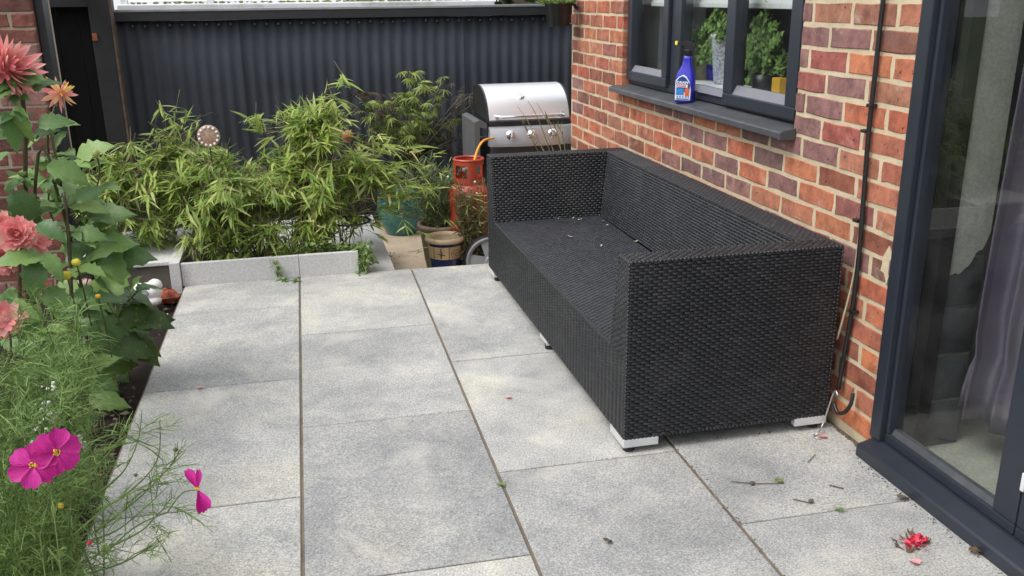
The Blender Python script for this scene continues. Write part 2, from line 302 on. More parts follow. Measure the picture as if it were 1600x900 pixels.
M['moss'] = leaf_mat('moss_green', [(0, (0.10, 0.14, 0.03)), (1, (0.22, 0.26, 0.06))], 0.7, 0.2)
M['rust'] = plain('rusty_bolt', (0.26, 0.085, 0.03), 0.8, var=0.4, scale=60)
M['mosaic'] = plain('mosaic_face', (0.40, 0.27, 0.20), 0.4, var=0.5, scale=120, grime=(0.42, 0.10, 0.07, 1))
M['pearl'] = plain('pearl_bead', (0.72, 0.73, 0.70), 0.25, var=0.05)
M['orb'] = plain('copper_orb_glaze', (0.42, 0.12, 0.06), 0.3, var=0.4, scale=40)

# ------------------------------------------------------------------ mesh helpers
class MB:
    def __init__(s): s.v = []; s.f = []; s.m = []; s.cur = 0
    def add(s, vs, fs):
        o = len(s.v); s.v += [tuple(p) for p in vs]
        for f in fs: s.f.append(tuple(i + o for i in f)); s.m.append(s.cur)
        return s
    def box(s, x0, x1, y0, y1, z0, z1, bev=0.0):
        if bev <= 0:
            v = [(x0, y0, z0), (x1, y0, z0), (x1, y1, z0), (x0, y1, z0), (x0, y0, z1), (x1, y0, z1), (x1, y1, z1), (x0, y1, z1)]
            return s.add(v, [(3, 2, 1, 0), (4, 5, 6, 7), (0, 1, 5, 4), (1, 2, 6, 5), (2, 3, 7, 6), (3, 0, 4, 7)])
        import bmesh
        bm = bmesh.new(); bmesh.ops.create_cube(bm, size=1)
        for p in bm.verts:
            p.co = Vector(((x0 + x1) / 2 + p.co.x * (x1 - x0), (y0 + y1) / 2 + p.co.y * (y1 - y0), (z0 + z1) / 2 + p.co.z * (z1 - z0)))
        bmesh.ops.bevel(bm, geom=bm.edges[:], offset=bev, segments=2, affect='EDGES', profile=0.6)
        bm.verts.index_update()
        s.add([p.co[:] for p in bm.verts], [tuple(q.index for q in f.verts) for f in bm.faces]); bm.free(); return s
    def quad(s, a, b, c, d): return s.add([a, b, c, d], [(0, 1, 2, 3)])
    def prism(s, poly, axis, a, b):
        """poly: 2D outline in the two other axes, extruded along axis from a to b"""
        def P(p, h): return {'x': (h, p[0], p[1]), 'y': (p[0], h, p[1]), 'z': (p[0], p[1], h)}[axis]
        n = len(poly); vs = [P(p, a) for p in poly] + [P(p, b) for p in poly]
        return s.add(vs, [tuple(range(n))[::-1], tuple(range(n, 2 * n))] + [(i, (i + 1) % n, n + (i + 1) % n, n + i) for i in range(n)])
    def tube(s, pts, r, n=6, cap=True):
        pts = [Vector(p) for p in pts]; k = len(pts)
        rs = list(r) if hasattr(r, '__len__') else [r] * k
        vs = []; up = None
        for i, p in enumerate(pts):
            t = (pts[min(i + 1, k - 1)] - pts[max(i - 1, 0)]).normalized()
            if up is None: up = t.orthogonal().normalized()
            up = (up - t * up.dot(t)); up = up.normalized() if up.length > 1e-6 else t.orthogonal().normalized()
            sd_ = t.cross(up)
            for j in range(n):
                a = 2 * PI * j / n; vs.append(p + (up * math.cos(a) + sd_ * math.sin(a)) * rs[i])
        fs = [(i * n + j, i * n + (j + 1) % n, (i + 1) * n + (j + 1) % n, (i + 1) * n + j) for i in range(k - 1) for j in range(n)]
        if cap: fs += [tuple(range(n))[::-1], tuple(range((k - 1) * n, k * n))]
        return s.add(vs, fs)
    def lathe(s, prof, n=32, c=(0, 0, 0), axis='z'):
        vs = []
        for r, h in prof:
            for j in range(n):
                a = 2 * PI * j / n; x, y = r * math.cos(a), r * math.sin(a)
                p = {'z': (x, y, h), 'y': (x, h, y), 'x': (h, x, y)}[axis]
                vs.append((c[0] + p[0], c[1] + p[1], c[2] + p[2]))
        k = len(prof)
        return s.add(vs, [(i * n + j, i * n + (j + 1) % n, (i + 1) * n + (j + 1) % n, (i + 1) * n + j) for i in range(k - 1) for j in range(n)])
    def ball(s, c, r, n=10, sq=(1, 1, 1), jit=0):
        vs = []; m_ = max(4, n // 2)
        for i in range(m_ + 1):
            th = PI * i / m_
            for j in range(n):
                a = 2 * PI * j / n; q = r * (1 + random.uniform(-jit, jit))
                vs.append((c[0] + q * sq[0] * math.sin(th) * math.cos(a), c[1] + q * sq[1] * math.sin(th) * math.sin(a), c[2] + q * sq[2] * math.cos(th)))
        return s.add(vs, [(i * n + j, (i + 1) * n + j, (i + 1) * n + (j + 1) % n, i * n + (j + 1) % n) for i in range(m_) for j in range(n)])
    def ribbon(s, pts, w_, nrm):
        k = len(pts); vs = []
        for i, p in enumerate(pts):
            p = Vector(p); t = (Vector(pts[min(i + 1, k - 1)]) - Vector(pts[max(i - 1, 0)])).normalized()
            sd_ = t.cross(nrm); sd_ = sd_.normalized() if sd_.length > 1e-6 else t.orthogonal().normalized()
            ww = (w_[i] if hasattr(w_, '__len__') else w_) * 0.5
            vs += [p - sd_ * ww, p + sd_ * ww]
        return s.add(vs, [(2 * i, 2 * i + 1, 2 * i + 3, 2 * i + 2) for i in range(k - 1)])
    def mesh(s, name, mats, smooth=False):
        me = bpy.data.meshes.new(name); me.from_pydata(s.v, [], s.f)
        for m in (mats if isinstance(mats, (list, tuple)) else [mats]): me.materials.append(m)
        if any(s.m): me.polygons.foreach_set('material_index', s.m)
        if smooth:
            me.polygons.foreach_set('use_smooth', [True] * len(me.polygons))
            if smooth == 'auto':
                me.set_sharp_from_angle(angle=math.radians(38))
        me.update(); return me
    def obj(s, name, mats, parent=None, smooth=False, loc=None, rot=None):
        return link(name, s.mesh(name, mats, smooth), parent, loc, rot)
def link(name, data, parent=None, loc=None, rot=None):
    o = bpy.data.objects.new(name, data); COL.objects.link(o)
    if parent is not None: o.parent = parent
    if loc is not None: o.location = loc
    if rot is not None: o.rotation_euler = rot
    return o
def tag(o, label=None, cat=None, group=None, kind=None):
    if label: o['label'] = label
    if cat: o['category'] = cat
    if group: o['group'] = group
    if kind: o['kind'] = kind
    return o
def thing(name, label, cat, loc=(0, 0, 0), group=None, rot=None):
    return tag(link(name, None, None, loc, rot), label, cat, group)
def np_mesh(name, verts, faces, mats, smooth=False):
    me = bpy.data.meshes.new(name); nv, nf, k = len(verts), len(faces), faces.shape[1]
    me.vertices.add(nv); me.vertices.foreach_set('co', verts.astype(np.float32).ravel())
    me.loops.add(nf * k); me.loops.foreach_set('vertex_index', faces.astype(np.int32).ravel())
    me.polygons.add(nf); me.polygons.foreach_set('loop_start', np.arange(0, nf * k, k, dtype=np.int32))
    try: me.polygons.foreach_set('loop_total', np.full(nf, k, dtype=np.int32))
    except Exception: pass
    for m in (mats if isinstance(mats, (list, tuple)) else [mats]): me.materials.append(m)
    if smooth: me.polygons.foreach_set('use_smooth', np.ones(nf, dtype=bool))
    me.update(calc_edges=True); me.validate(); return me
def frame_from(direction, normal):
    """matrix whose +Y runs along direction and +Z near normal"""
    y = Vector(direction).normalized(); z = Vector(normal); z = z - y * z.dot(y)
    z = z.normalized() if z.length > 1e-5 else y.orthogonal().normalized()
    x = y.cross(z); return Matrix((x, y, z)).transposed()
def scatter(name, base_v, base_f, mats, mats4, parent=None, kind=None):
    """join many copies (4x4 matrices) of one small leaf into a single mesh"""
    bv = np.array(base_v); bf = np.array(base_f); A = np.array([np.array(m) for m in mats4])
    vs = np.einsum('nij,kj->nki', A[:, :3, :3], bv) + A[:, None, :3, 3]
    fs = bf[None] + (np.arange(len(A)) * len(bv))[:, None, None]
    o = link(name, np_mesh(name, vs.reshape(-1, 3), fs.reshape(-1, bf.shape[1]), mats, True), parent)
    if kind: o['kind'] = kind
    return o
def M4(loc, rot3, sc):
    if hasattr(sc, '__len__'): s_ = Matrix.Diagonal(sc)
    else: s_ = Matrix.Diagonal((sc, sc, sc))
    m = (rot3 @ s_).to_4x4(); m.translation = Vector(loc); return m

# ------------------------------------------------------------------ setting: patio, yard, bed, ground
PHI = 0.0145
patio = tag(MB().box(-0.68, 1.72, -1.2, 4.71, -0.12, -0.006).obj('patio', M['joint']), kind='structure')
patio.rotation_euler = (0, 0, -PHI)
def slab(x0, x1, y0, y1):
    b = MB(); g = 0.0015; e = 0.0025; z = random.uniform(-0.0006, 0.0006)
    def ring(i, h): return [(x0 + i, y0 + i, h), (x1 - i, y0 + i, h), (x1 - i, y1 - i, h), (x0 + i, y1 - i, h)]
    vs = ring(g + e, z) + ring(g, z - e) + ring(g, -0.022)
    b.add(vs, [(0, 1, 2, 3)] + [(4 + i, 4 + (i + 1) % 4, (i + 1) % 4, i) for i in range(4)] + [(8 + i, 8 + (i + 1) % 4, 4 + (i + 1) % 4, 4 + i) for i in range(4)])
    b.obj('paving_slab', M['slab'], patio)
JA, JB, JC, JL, JR = -0.098, 0.493, 1.084, -0.675, 1.668
cols = [(JL, JA - 0.0032, [4.725, 4.255, 3.349, 2.451, 1.545, 0.64, -0.26, -1.1]),
        (JA + 0.0032, JB - 0.0032, [4.728, 3.832, 2.913, 2.008, 1.102, 0.2, -0.7]),
        (JB + 0.0032, JC - 0.004, [4.722, 3.372, 2.4515, 1.546, 0.64, -0.26, -1.1]),
        (JC + 0.004, JR, [4.716, 3.81, 2.915, 2.010, 1.104, 0.2, -0.7])]
for x0, x1, ys in cols:
    for a, b in zip(ys[1:], ys[:-1]): slab(x0, x1, a + 0.0016, b - 0.0016)
riser = MB().box(-0.66, 1.70, 4.66, 4.698, -0.30, -0.023).obj('patio_riser', M['coping'], patio)

tag(MB().box(-2.2, 3.2, 4.715, 9.0, -0.42, -0.30).obj('yard', M['yard']), kind='structure')
tag(MB().box(-60, 60, -60, 60, -1.0, -0.45).obj('ground', M['lawn']), kind='structure')
tag(MB().box(-14, -2.25, -8, 12, -0.44, -0.03).obj('lawn', M['lawn']), kind='structure')
tag(MB().box(-2.24, 1.66, -8, -1.25, -0.43, -0.02).obj('rear_terrace', M['coping']), kind='structure')
def bed():
    n, k = 34, 120; b = MB(); vs = []
    for i in range(n):
        for j in range(k):
            x = -2.2 + (1.545) * i / (n - 1); y = -1.15 + 5.9 * j / (k - 1)
            z = -0.025 + random.uniform(-0.012, 0.014) + 0.02 * math.sin(x * 7) * math.cos(y * 5)
            if i >= n - 1: z = -0.03
            vs.append((x + (y * PHI), y, z))
    b.add(vs, [(i * k + j, (i + 1) * k + j, (i + 1) * k + j + 1, i * k + j + 1) for i in range(n - 1) for j in range(k - 1)])
    o = b.obj('flower_bed', M['soil'], smooth=True); tag(o, kind='structure')
    # mulch crumbs
    c = MB()
    for _ in range(900):
        x = random.uniform(-1.0, -0.64); y = random.uniform(1.4, 4.6); r = random.uniform(0.003, 0.012)
        c.ball((x + y * PHI * 0, y, -0.022 + r * 0.3), r, 5, (random.uniform(0.6, 1.6), random.uniform(0.5, 1.2), 0.5), 0.3)
    tag(c.obj('bark_mulch', [M['twig']]), kind='stuff')
bed()

# ------------------------------------------------------------------ brick walls
def brick_mesh(L, H, D, seed):
    r = random.Random(seed); b = MB(); n = 10
    per = []
    for t in range(n):                                   # outline points of the face, clockwise
        per.append(None)
    ys, zs = L / 2, H / 2
    pts = [(-ys, -zs), (-ys * 0.35, -zs), (ys * 0.4, -zs), (ys, -zs), (ys, 0), (ys, zs), (ys * 0.3, zs), (-ys * 0.4, zs), (-ys, zs), (-ys, 0)]
    j = lambda a: r.uniform(-a, a)
    front = []; edge = []; back = []
    for (y, z) in pts:
        ny, nz = y + j(0.003), z + j(0.0028)
        front.append((j(0.0012), ny * (1 - 0.006 / L * 1.3), nz * (1 - 0.006 / H)))
        edge.append((0.004 + j(0.001), ny, nz)); back.append((D, y, z))
    b.add(front + edge + back, [tuple(range(n))] + [(i, n + i, n + (i + 1) % n, (i + 1) % n) for i in range(n)] + [(n + i, 2 * n + i, 2 * n + (i + 1) % n, n + (i + 1) % n) for i in range(n)])
    return b
BR = {}
def brick_data(kind, mat, i):
    key = (kind, mat, i)
    if key not in BR:
        L = {'s': 0.2105, 'h': 0.099}[kind]
        BR[key] = brick_mesh(L, 0.0625, 0.05, hash((kind, i)) % 999).mesh('brick', M[mat])
    return BR[key]
house = thing('brick_house', 'red brick house wall with dark grey window and glazed door at the right', 'house', (1.714, 2.28, 0))
HL = Vector((1.714, 2.28, 0))
XW, YD, YC, ZB = 1.714, 2.28, 5.56, 0.025
WY0, WY1, WZ0, WZ1 = 2.90, 4.655, 0.925, 2.05           # window opening
rb = random.Random(5)
stuff = MB()
def place_brick(k, y0, y1, half=False):
    z = ZB + (18 - k) * 0.075 + 0.0375; L = y1 - y0
    if L < 0.02: return
    yc = (y0 + y1) / 2
    r = rb.random()
    mat = 'brick_red'
    if 7 <= k <= 12 and 2.62 < yc < 4.15: mat = 'brick_plum' if r < 0.66 else 'brick_red'
    elif k <= 6 and yc < 2.95 and yc > 2.60: mat = 'brick_plum' if r < 0.8 else 'brick_red'
    elif k >= 14: mat = 'brick_brown' if r < 0.5 else 'brick_red'
    elif r < 0.13: mat = 'brick_plum'
    elif r < 0.30: mat = 'brick_brown'
    x = XW + rb.uniform(-0.0015, 0.0015)
    kd = 's' if L > 0.15 else 'h'; base = 0.215 if kd == 's' else 0.1025
    me = brick_data(kd, mat, rb.randrange(6))
    o = link('brick', me, house, Vector((x, yc + rb.uniform(-0.001, 0.001), z + rb.uniform(-0.0012, 0.0012))) - HL, (rb.uniform(-0.004, 0.004), 0, 0))
    o.scale = (1, L / base, 1)
for k in range(-9, 24):
    z0 = ZB + (18 - k) * 0.075
    ymin = YD if k <= 18 else 4.62
    y = YD + (-0.1125 if k % 2 else 0.0)
    if k > 18:
        while y < 4.62 - 0.2: y += 0.225
    while y < YC:
        a, b = max(y, ymin), min(y + 0.215, YC)
        y += 0.225
        segs = [(a, b)]
        if z0 >= WZ0 - 0.01 and z0 < WZ1 - 0.01:
            segs = []
            if a < WY0: segs.append((a, min(b, WY0)))
            if b > WY1: segs.append((max(a, WY1), b))
        for (p, q) in segs:
            if q - p < 0.018: continue
            if z0 > 1.42:
                stuff.box(XW, XW + 0.05, p, q, z0 + 0.004, z0 + 0.07)
            else: place_brick(k, p, q)
so = stuff.obj('upper_brickwork', M['brick_red'], house, loc=-HL); so['kind'] = 'stuff'
mo = MB(); xm0, xm1 = XW + 0.0028, XW + 0.10
zt = 2.72
mo.box(xm0, xm1, YD + 0.004, WY0 - 0.004, -0.005, zt); mo.box(xm0, xm1, WY1 + 0.004, YC - 0.004, -0.30, zt)
mo.box(xm0, xm1, WY0 - 0.004, WY1 + 0.004, -0.005, WZ0 - 0.004); mo.box(xm0, xm1, WY0 - 0.004, WY1 + 0.004, WZ1, zt)
mo.box(xm0, xm1, -3.0, YD + 0.004, 2.16, zt)
mo.obj('wall', M['mortar'], house, loc=-HL)
pa = MB(); q_ = atX(1388, 415, XW)
pa.prism([(q_.y + 0.030 * math.cos(t_) * rb.uniform(0.6, 1.15), q_.z + 0.055 * math.sin(t_) * rb.uniform(0.6, 1.15)) for t_ in np.linspace(0, 2 * PI, 15)[:-1]], 'x', XW - 0.003, XW + 0.003); pa.obj('mortar_patch', M['mortar'], house, loc=-HL)
pb = MB(); pb.box(XW - 0.005, XW, q_.y - 0.030, q_.y - 0.008, q_.z - 0.026, q_.z + 0.02, 0.003); pb.obj('brick_scrap', M['brick_plum'], house, loc=-HL)
# room behind the openings
rm = MB()
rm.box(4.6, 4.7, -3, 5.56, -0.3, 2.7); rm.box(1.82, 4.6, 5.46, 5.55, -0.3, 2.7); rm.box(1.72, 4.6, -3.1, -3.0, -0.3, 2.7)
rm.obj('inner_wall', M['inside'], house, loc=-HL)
MB().box(1.60, 4.8, -3.2, 5.62, 2.72, 2.95).obj('roof', M['fence_rail'], house, loc=-HL)
MB().box(1.82, 4.6, -3, 5.46, -0.2, 0.045).obj('floor', M['floor_in'], house, loc=-HL)
MB().box(1.815, 1.96, 2.905, 4.65, 0.86, 1.0145, 0.004).obj('inner_sill', M['grey_panel'], house, loc=-HL)

# window: frame, mullions, sashes, beads, panes
win = link('window', None, house, Vector((1.75, 3.78, WZ0)) - HL); WL = Vector((1.75, 3.78, WZ0))
FX0, FX1 = 1.752, 1.812
f = MB(); a = 'anthracite'; bz = 0.956; tz = WZ1 - 0.004
f.box(FX0, FX1, WY0 + 0.004, WY1 - 0.003, bz, bz + 0.034, 0.003)
f.box(FX0, FX1, WY0 + 0.004, WY1 - 0.003, tz - 0.05, tz, 0.003)
f.box(FX0 + 0.001, FX1, WY0 + 0.004, WY0 + 0.05, bz + 0.034, tz - 0.05, 0.003); f.box(FX0 + 0.001, FX1, WY1 - 0.045, WY1 - 0.003, bz + 0.034, tz - 0.05, 0.003)
f.box(FX0 + 0.002, FX1, 4.005, 4.105, bz + 0.034, tz - 0.05, 0.003); f.box(FX0 + 0.002, FX1, 3.475, 3.525, bz + 0.034, tz - 0.05, 0.003)
f.obj('frame', M[a], win, loc=-WL)
def sash(y0, y1, z0, st, name='sash'):
    s_ = MB(); x0, x1 = 1.736, 1.785
    s_.box(x0, x1, y0, y1, z0, z0 + 0.045, 0.004); s_.box(x0, x1, y0, y1, tz - 0.09, tz - 0.03, 0.004)
    s_.box(x0 + 0.001, x1, y0, y0 + st, z0 + 0.0452, tz - 0.0902, 0.004); s_.box(x0 + 0.001, x1, y1 - st, y1, z0 + 0.0452, tz - 0.0902, 0.004)
    o = s_.obj(name, M[a], win, loc=-WL)
    return o
sash(4.115, 4.645, 0.976, 0.058); sash(2.942, 3.515, 0.966, 0.075)
def bead(y0, y1, z0, h):
    b = MB(); b.prism([(1.742, z0), (1.762, z0 + h), (1.775, z0 + h), (1.775, z0)], 'y', y0, y1)
    b.obj('glazing_bead', M['bead'], win, loc=-WL)
bead(4.175, 4.586, 1.0215, 0.028); bead(3.53, 4.0, 0.9905, 0.026); bead(3.02, 3.438, 1.0115, 0.034)
for y0, y1, z0 in ((4.172, 4.588, 1.04), (3.526, 4.004, 1.0), (3.016, 3.442, 1.03)):
    MB().box(1.7655, 1.7695, y0, y1, z0, tz - 0.06).obj('pane', M['glass'], win, loc=-WL)
sl = MB()
sl.prism([(1.655, 0.912), (1.656, 0.931), (1.662, 0.936), (1.79, 0.9555), (1.79, 0.928), (1.713, 0.920), (1.700, 0.916)], 'y', 2.892, 4.69)
sl.obj('window_sill', M['sill'], win, loc=-WL)
cp = MB(); cp.prism([(1.651, 0.909), (1.653, 0.934), (1.661, 0.9395), (1.712, 0.9475), (1.712, 0.908)], 'y', 2.880, 2.8918)
cp.obj('sill_end_cap', M['sill'], win, loc=-WL)

# door
door = link('patio_door', None, house, Vector((1.72, 1.6, 0)) - HL); DL = Vector((1.72, 1.6, 0))
d = MB()
d.box(1.704, 1.80, 2.228, 2.277, 0.056, 2.15, 0.004); d.box(1.704, 1.80, -1.0, -0.95, 0.056, 2.15, 0.004); d.box(1.703, 1.80, -0.949, 2.2275, 2.09, 2.15, 0.004)
d.obj('frame', M[a], door, loc=-DL)
t = MB()
t.prism([(1.652, 0.002), (1.652, 0.036), (1.658, 0.042), (1.712, 0.056), (1.80, 0.056), (1.80, 0.002)], 'y', -1.0, 2.262)
t.obj('threshold', M[a], door, loc=-DL)
def leaf(y0, y1, st0=0.075, st1=0.085):
    lf = MB(); x0, x1 = 1.722, 1.775
    lf.box(x0, x1, y0, y1, 0.058, 0.088, 0.004); lf.box(x0, x1, y0, y1, 2.0, 2.085, 0.004)
    lf.box(x0 + 0.001, x1, y0, y0 + st0, 0.0882, 1.9998, 0.004); lf.box(x0 + 0.001, x1, y1 - st1, y1, 0.0882, 1.9998, 0.004)
    s_ = lf.obj('door_leaf', M[a], door, loc=-DL)
    MB().prism([(1.732, 0.0865), (1.744, 0.104), (1.76, 0.104), (1.76, 0.0865)], 'y', y0 + st0 + 0.002, y1 - st1 - 0.002).obj('glazing_bead', M['sill'], door, loc=-DL)
    MB().box(1.746, 1.750, y0 + st0 - 0.004, y1 - st1 + 0.004, 0.098, 2.005).obj('pane', M['glass_door'], door, loc=-DL)
leaf(1.685, 2.226, 0.080, 0.014); leaf(0.75, 1.681)
h = MB(); h.box(1.712, 1.7215, 1.668, 1.680, 0.195, 0.245, 0.003); h.obj('catch', M['white_pvc'], door, loc=-DL)
# inner reveal seen through the door: plaster above, bare blocks below, each block a piece
jag = [(1.83 + 0.12 * i / 12, 0.60 + 0.12 * (i / 12) ** 1.5 + rb.uniform(-0.012, 0.012)) for i in range(13)]
MB().prism(jag + [(1.95, 2.15), (1.83, 2.15)], 'y', 2.172, 2.24).obj('plaster_return', M['plaster'], house, loc=-HL)
MB().box(1.832, 1.948, 2.183, 2.24, 0.046, 0.75).obj('block_core', M['block_mortar'], house, loc=-HL)
for i in range(5):
    zb_ = 0.05 + i * 0.153; o_ = rb.uniform(0, 0.012)
    bb = brick_mesh(0.124 + o_ * 0.2, 0.147, 0.045, 70 + i)
    o = bb.obj('block', M['block'], house, Vector((0, 0, 0)))
    o.rotation_euler = (0, 0, PI / 2); o.location = Vector((1.889, 2.176 + rb.uniform(0, 0.006), zb_ + 0.0715)) - HL

MB().box(1.781, 1.8255, 2.166, 2.30, 0.058, 2.15).obj('gap_shade_box', M['gate'], house, loc=-HL)  # black box added to paint the shade in the gap beside the plaster

# ------------------------------------------------------------------ old brick wall at the far left
PX, PY = -1.19, 5.05
pier = thing('brick_wall', 'old red and dark brick wall end behind the tall dahlias at far left', 'wall', (-1.7, PY, 0))
PL = Vector((-1.7, PY, 0))
MB().box(-2.4, PX - 0.004, PY + 0.006, PY + 0.4, -0.3, 2.3).obj('mortar_core', M['mortar_grey'], pier, loc=-PL)
up = MB()
for r_i in range(-4, 30):
    z = r_i * 0.075
    x = PX - (0.1025 if r_i % 2 else 0.215)
    first = True; xr = PX
    while xr > -2.35:
        L = 0.1025 if (r_i % 2 and first) else 0.215
        first = False
        x0 = max(-2.4, xr - L)
        if x0 > -1.75 and z > -0.1 and z < 1.45:
            mat = 'brick_old' if rb.random() < 0.85 else 'brick_plum'
            me = brick_data('s' if L > 0.15 else 'h', mat, rb.randrange(6))
            o = link('brick', me, pier, Vector(((xr + x0) / 2, PY + rb.uniform(-0.001, 0.002), z + 0.0375)) - PL, (0, 0, PI / 2))
            o.scale = (1, (xr - x0) / (0.215 if L > 0.15 else 0.1025), 1)
        else: up.box(x0, xr, PY, PY + 0.05, z + 0.005, z + 0.07)
        xr = x0 - 0.01
o = up.obj('upper_brickwork', M['brick_old'], pier, loc=-PL); o['kind'] = 'stuff'

# ------------------------------------------------------------------ gate, post, corrugated fence
FY = 7.0
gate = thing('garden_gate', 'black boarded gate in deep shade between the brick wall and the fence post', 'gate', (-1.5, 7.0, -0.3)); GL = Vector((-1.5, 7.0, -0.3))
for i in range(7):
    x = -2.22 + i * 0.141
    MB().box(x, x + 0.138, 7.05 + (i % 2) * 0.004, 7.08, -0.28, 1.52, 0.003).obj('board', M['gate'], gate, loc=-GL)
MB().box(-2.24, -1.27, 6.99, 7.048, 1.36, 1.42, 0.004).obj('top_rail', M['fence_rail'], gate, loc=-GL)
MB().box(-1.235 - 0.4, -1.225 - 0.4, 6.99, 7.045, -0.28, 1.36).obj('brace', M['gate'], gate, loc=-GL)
jb = thing('door_post', 'dark grey timber jamb against the right end of the old brick wall', 'post', (-1.17, 5.1, -0.3))
MB().box(-0.018, 0.02, 0, 0.12, 0, 2.4, 0.004).obj('post', M['fence_rail'], jb)
lint = thing('door_lintel', 'black timber lintel across the top of the dark gateway at top left', 'beam', (-1.3, 5.12, 1.46))
MB().box(-0.10, 0.02, 0, 1.8, 0.0, 0.12, 0.004).obj('beam', M['fence_rail'], lint)
MB().box(-1.0, -0.101, 1.0, 1.12, 0.0, 0.10, 0.004).obj('cross_beam', M['fence_rail'], lint)
post = thing('fence_post', 'thick black timber post at the left end of the corrugated fence', 'post', (-1.2, FY - 0.06, -0.3)); 
MB().box(-0.075, 0.055, -0.06, 0.07, 0, 1.95, 0.005).obj('post', M['fence_rail'], post)
MB().box(0.056, 0.072, -0.058, 0.06, 0, 1.93, 0.002).obj('edge_batten', M['post_edge'], post)
MB().box(-0.072, -0.04, -0.072, -0.0605, 1.44, 1.49, 0.004).obj('bolt', M['rust'], post)
fence = thing('corrugated_fence', 'black corrugated sheet fence with a top rail behind the bamboo and barbecue', 'fence', (0.4, FY, -0.3)); FL = Vector((0.4, FY, -0.3))
def sheet(x0, x1, yo):
    b = MB(); p = 0.082; n = int((x1 - x0) / p * 8); vs = []
    for i in range(n + 1):
        x = x0 + (x1 - x0) * i / n; y = FY + yo - 0.0085 * math.cos(2 * PI * x / p)
        dz = 0.003 * math.sin(x * 3)
        for z in (-0.28, 0.3, 0.8, 1.262 + dz): vs.append((x, y + 0.004 * math.sin(x * 2.1 + z * 3), z))
    b.add(vs, [(i * 4 + j, (i + 1) * 4 + j, (i + 1) * 4 + j + 1, i * 4 + j + 1) for i in range(n) for j in range(3)])
    o = b.obj('sheet', M['fence'], fence, smooth=True, loc=-FL)
    sm = o.modifiers.new('thickness', 'SOLIDIFY'); sm.thickness = 0.003
for i, (x0, x1) in enumerate([(-1.15, -0.31), (-0.33, 0.52), (0.50, 1.31), (1.29, 2.13), (2.11, 2.95)]): sheet(x0, x1, (i % 2) * 0.005)
MB().box(-1.145, 2.95, FY - 0.045, FY + 0.03, 1.262, 1.322, 0.003).obj('top_rail', M['fence_rail'], fence, loc=-FL)
MB().box(-1.145, 2.95, FY - 0.05, FY + 0.05, 1.3225, 1.340, 0.003).obj('capping', M['capping'], fence, loc=-FL)
for i in range(37):
    x = -1.025 + i * 0.082
    if rb.random() < 0.06: continue
    b = MB(); b.ball((0, 0, 0), 0.0105, 8, (1, 0.7, 1)); b.obj('screw', M['sill'], fence, True, Vector((x, FY - 0.013, 1.232 + rb.uniform(-0.004, 0.004))) - FL)

# neighbour's glazed lean-to just over the fence
gh = thing('glazed_lean_to', 'white framed glazed lean-to roof rising behind the black fence', 'conservatory', (0.2, 7.35, 0)); GH = Vector((0.2, 7.35, 0))
MB().box(-1.16, 1.62, 7.30, 7.38, 1.31, 1.372, 0.01).obj('gutter', M['white_pvc'], gh, loc=-GH)
xs = [-1.12, -0.52, 0.28, 0.98, 1.60]
def rp(y): return 1.385 + (y - 7.4) * 0.42
for x in xs:
    MB().prism([(7.385, rp(7.385) - 0.03), (7.385, rp(7.385) + 0.03), (9.0, rp(9) + 0.03), (9.0, rp(9) - 0.03)], 'x', x - 0.022, x + 0.022).obj('glazing_bar', M['white_pvc'], gh, loc=-GH)
for x0, x1 in zip(xs[:-1], xs[1:]):
    MB().prism([(7.39, rp(7.39)), (7.39, rp(7.39) + 0.012), (8.98, rp(8.98) + 0.012), (8.98, rp(8.98))], 'x', x0 + 0.024, x1 - 0.024).obj('pane', M['poly'], gh, loc=-GH)
ms = MB()
for _ in range(260):
    x = random.uniform(-1.1, 1.58); r = random.uniform(0.004, 0.012)
    if random.random() < 0.5 and x < 0.2: continue
    ms.ball((x, 7.384 + random.uniform(0, 0.01), 1.374 + random.uniform(0, 0.008)), r, 5, (1.6, 0.6, 0.7), 0.3)
o = ms.obj('moss', M['moss'], gh, loc=-GH); o['kind'] = 'stuff'
MB().box(-1.15, 1.62, 7.40, 7.44, -0.3, 1.345).obj('wall', M['white_pvc'], gh, loc=-GH)

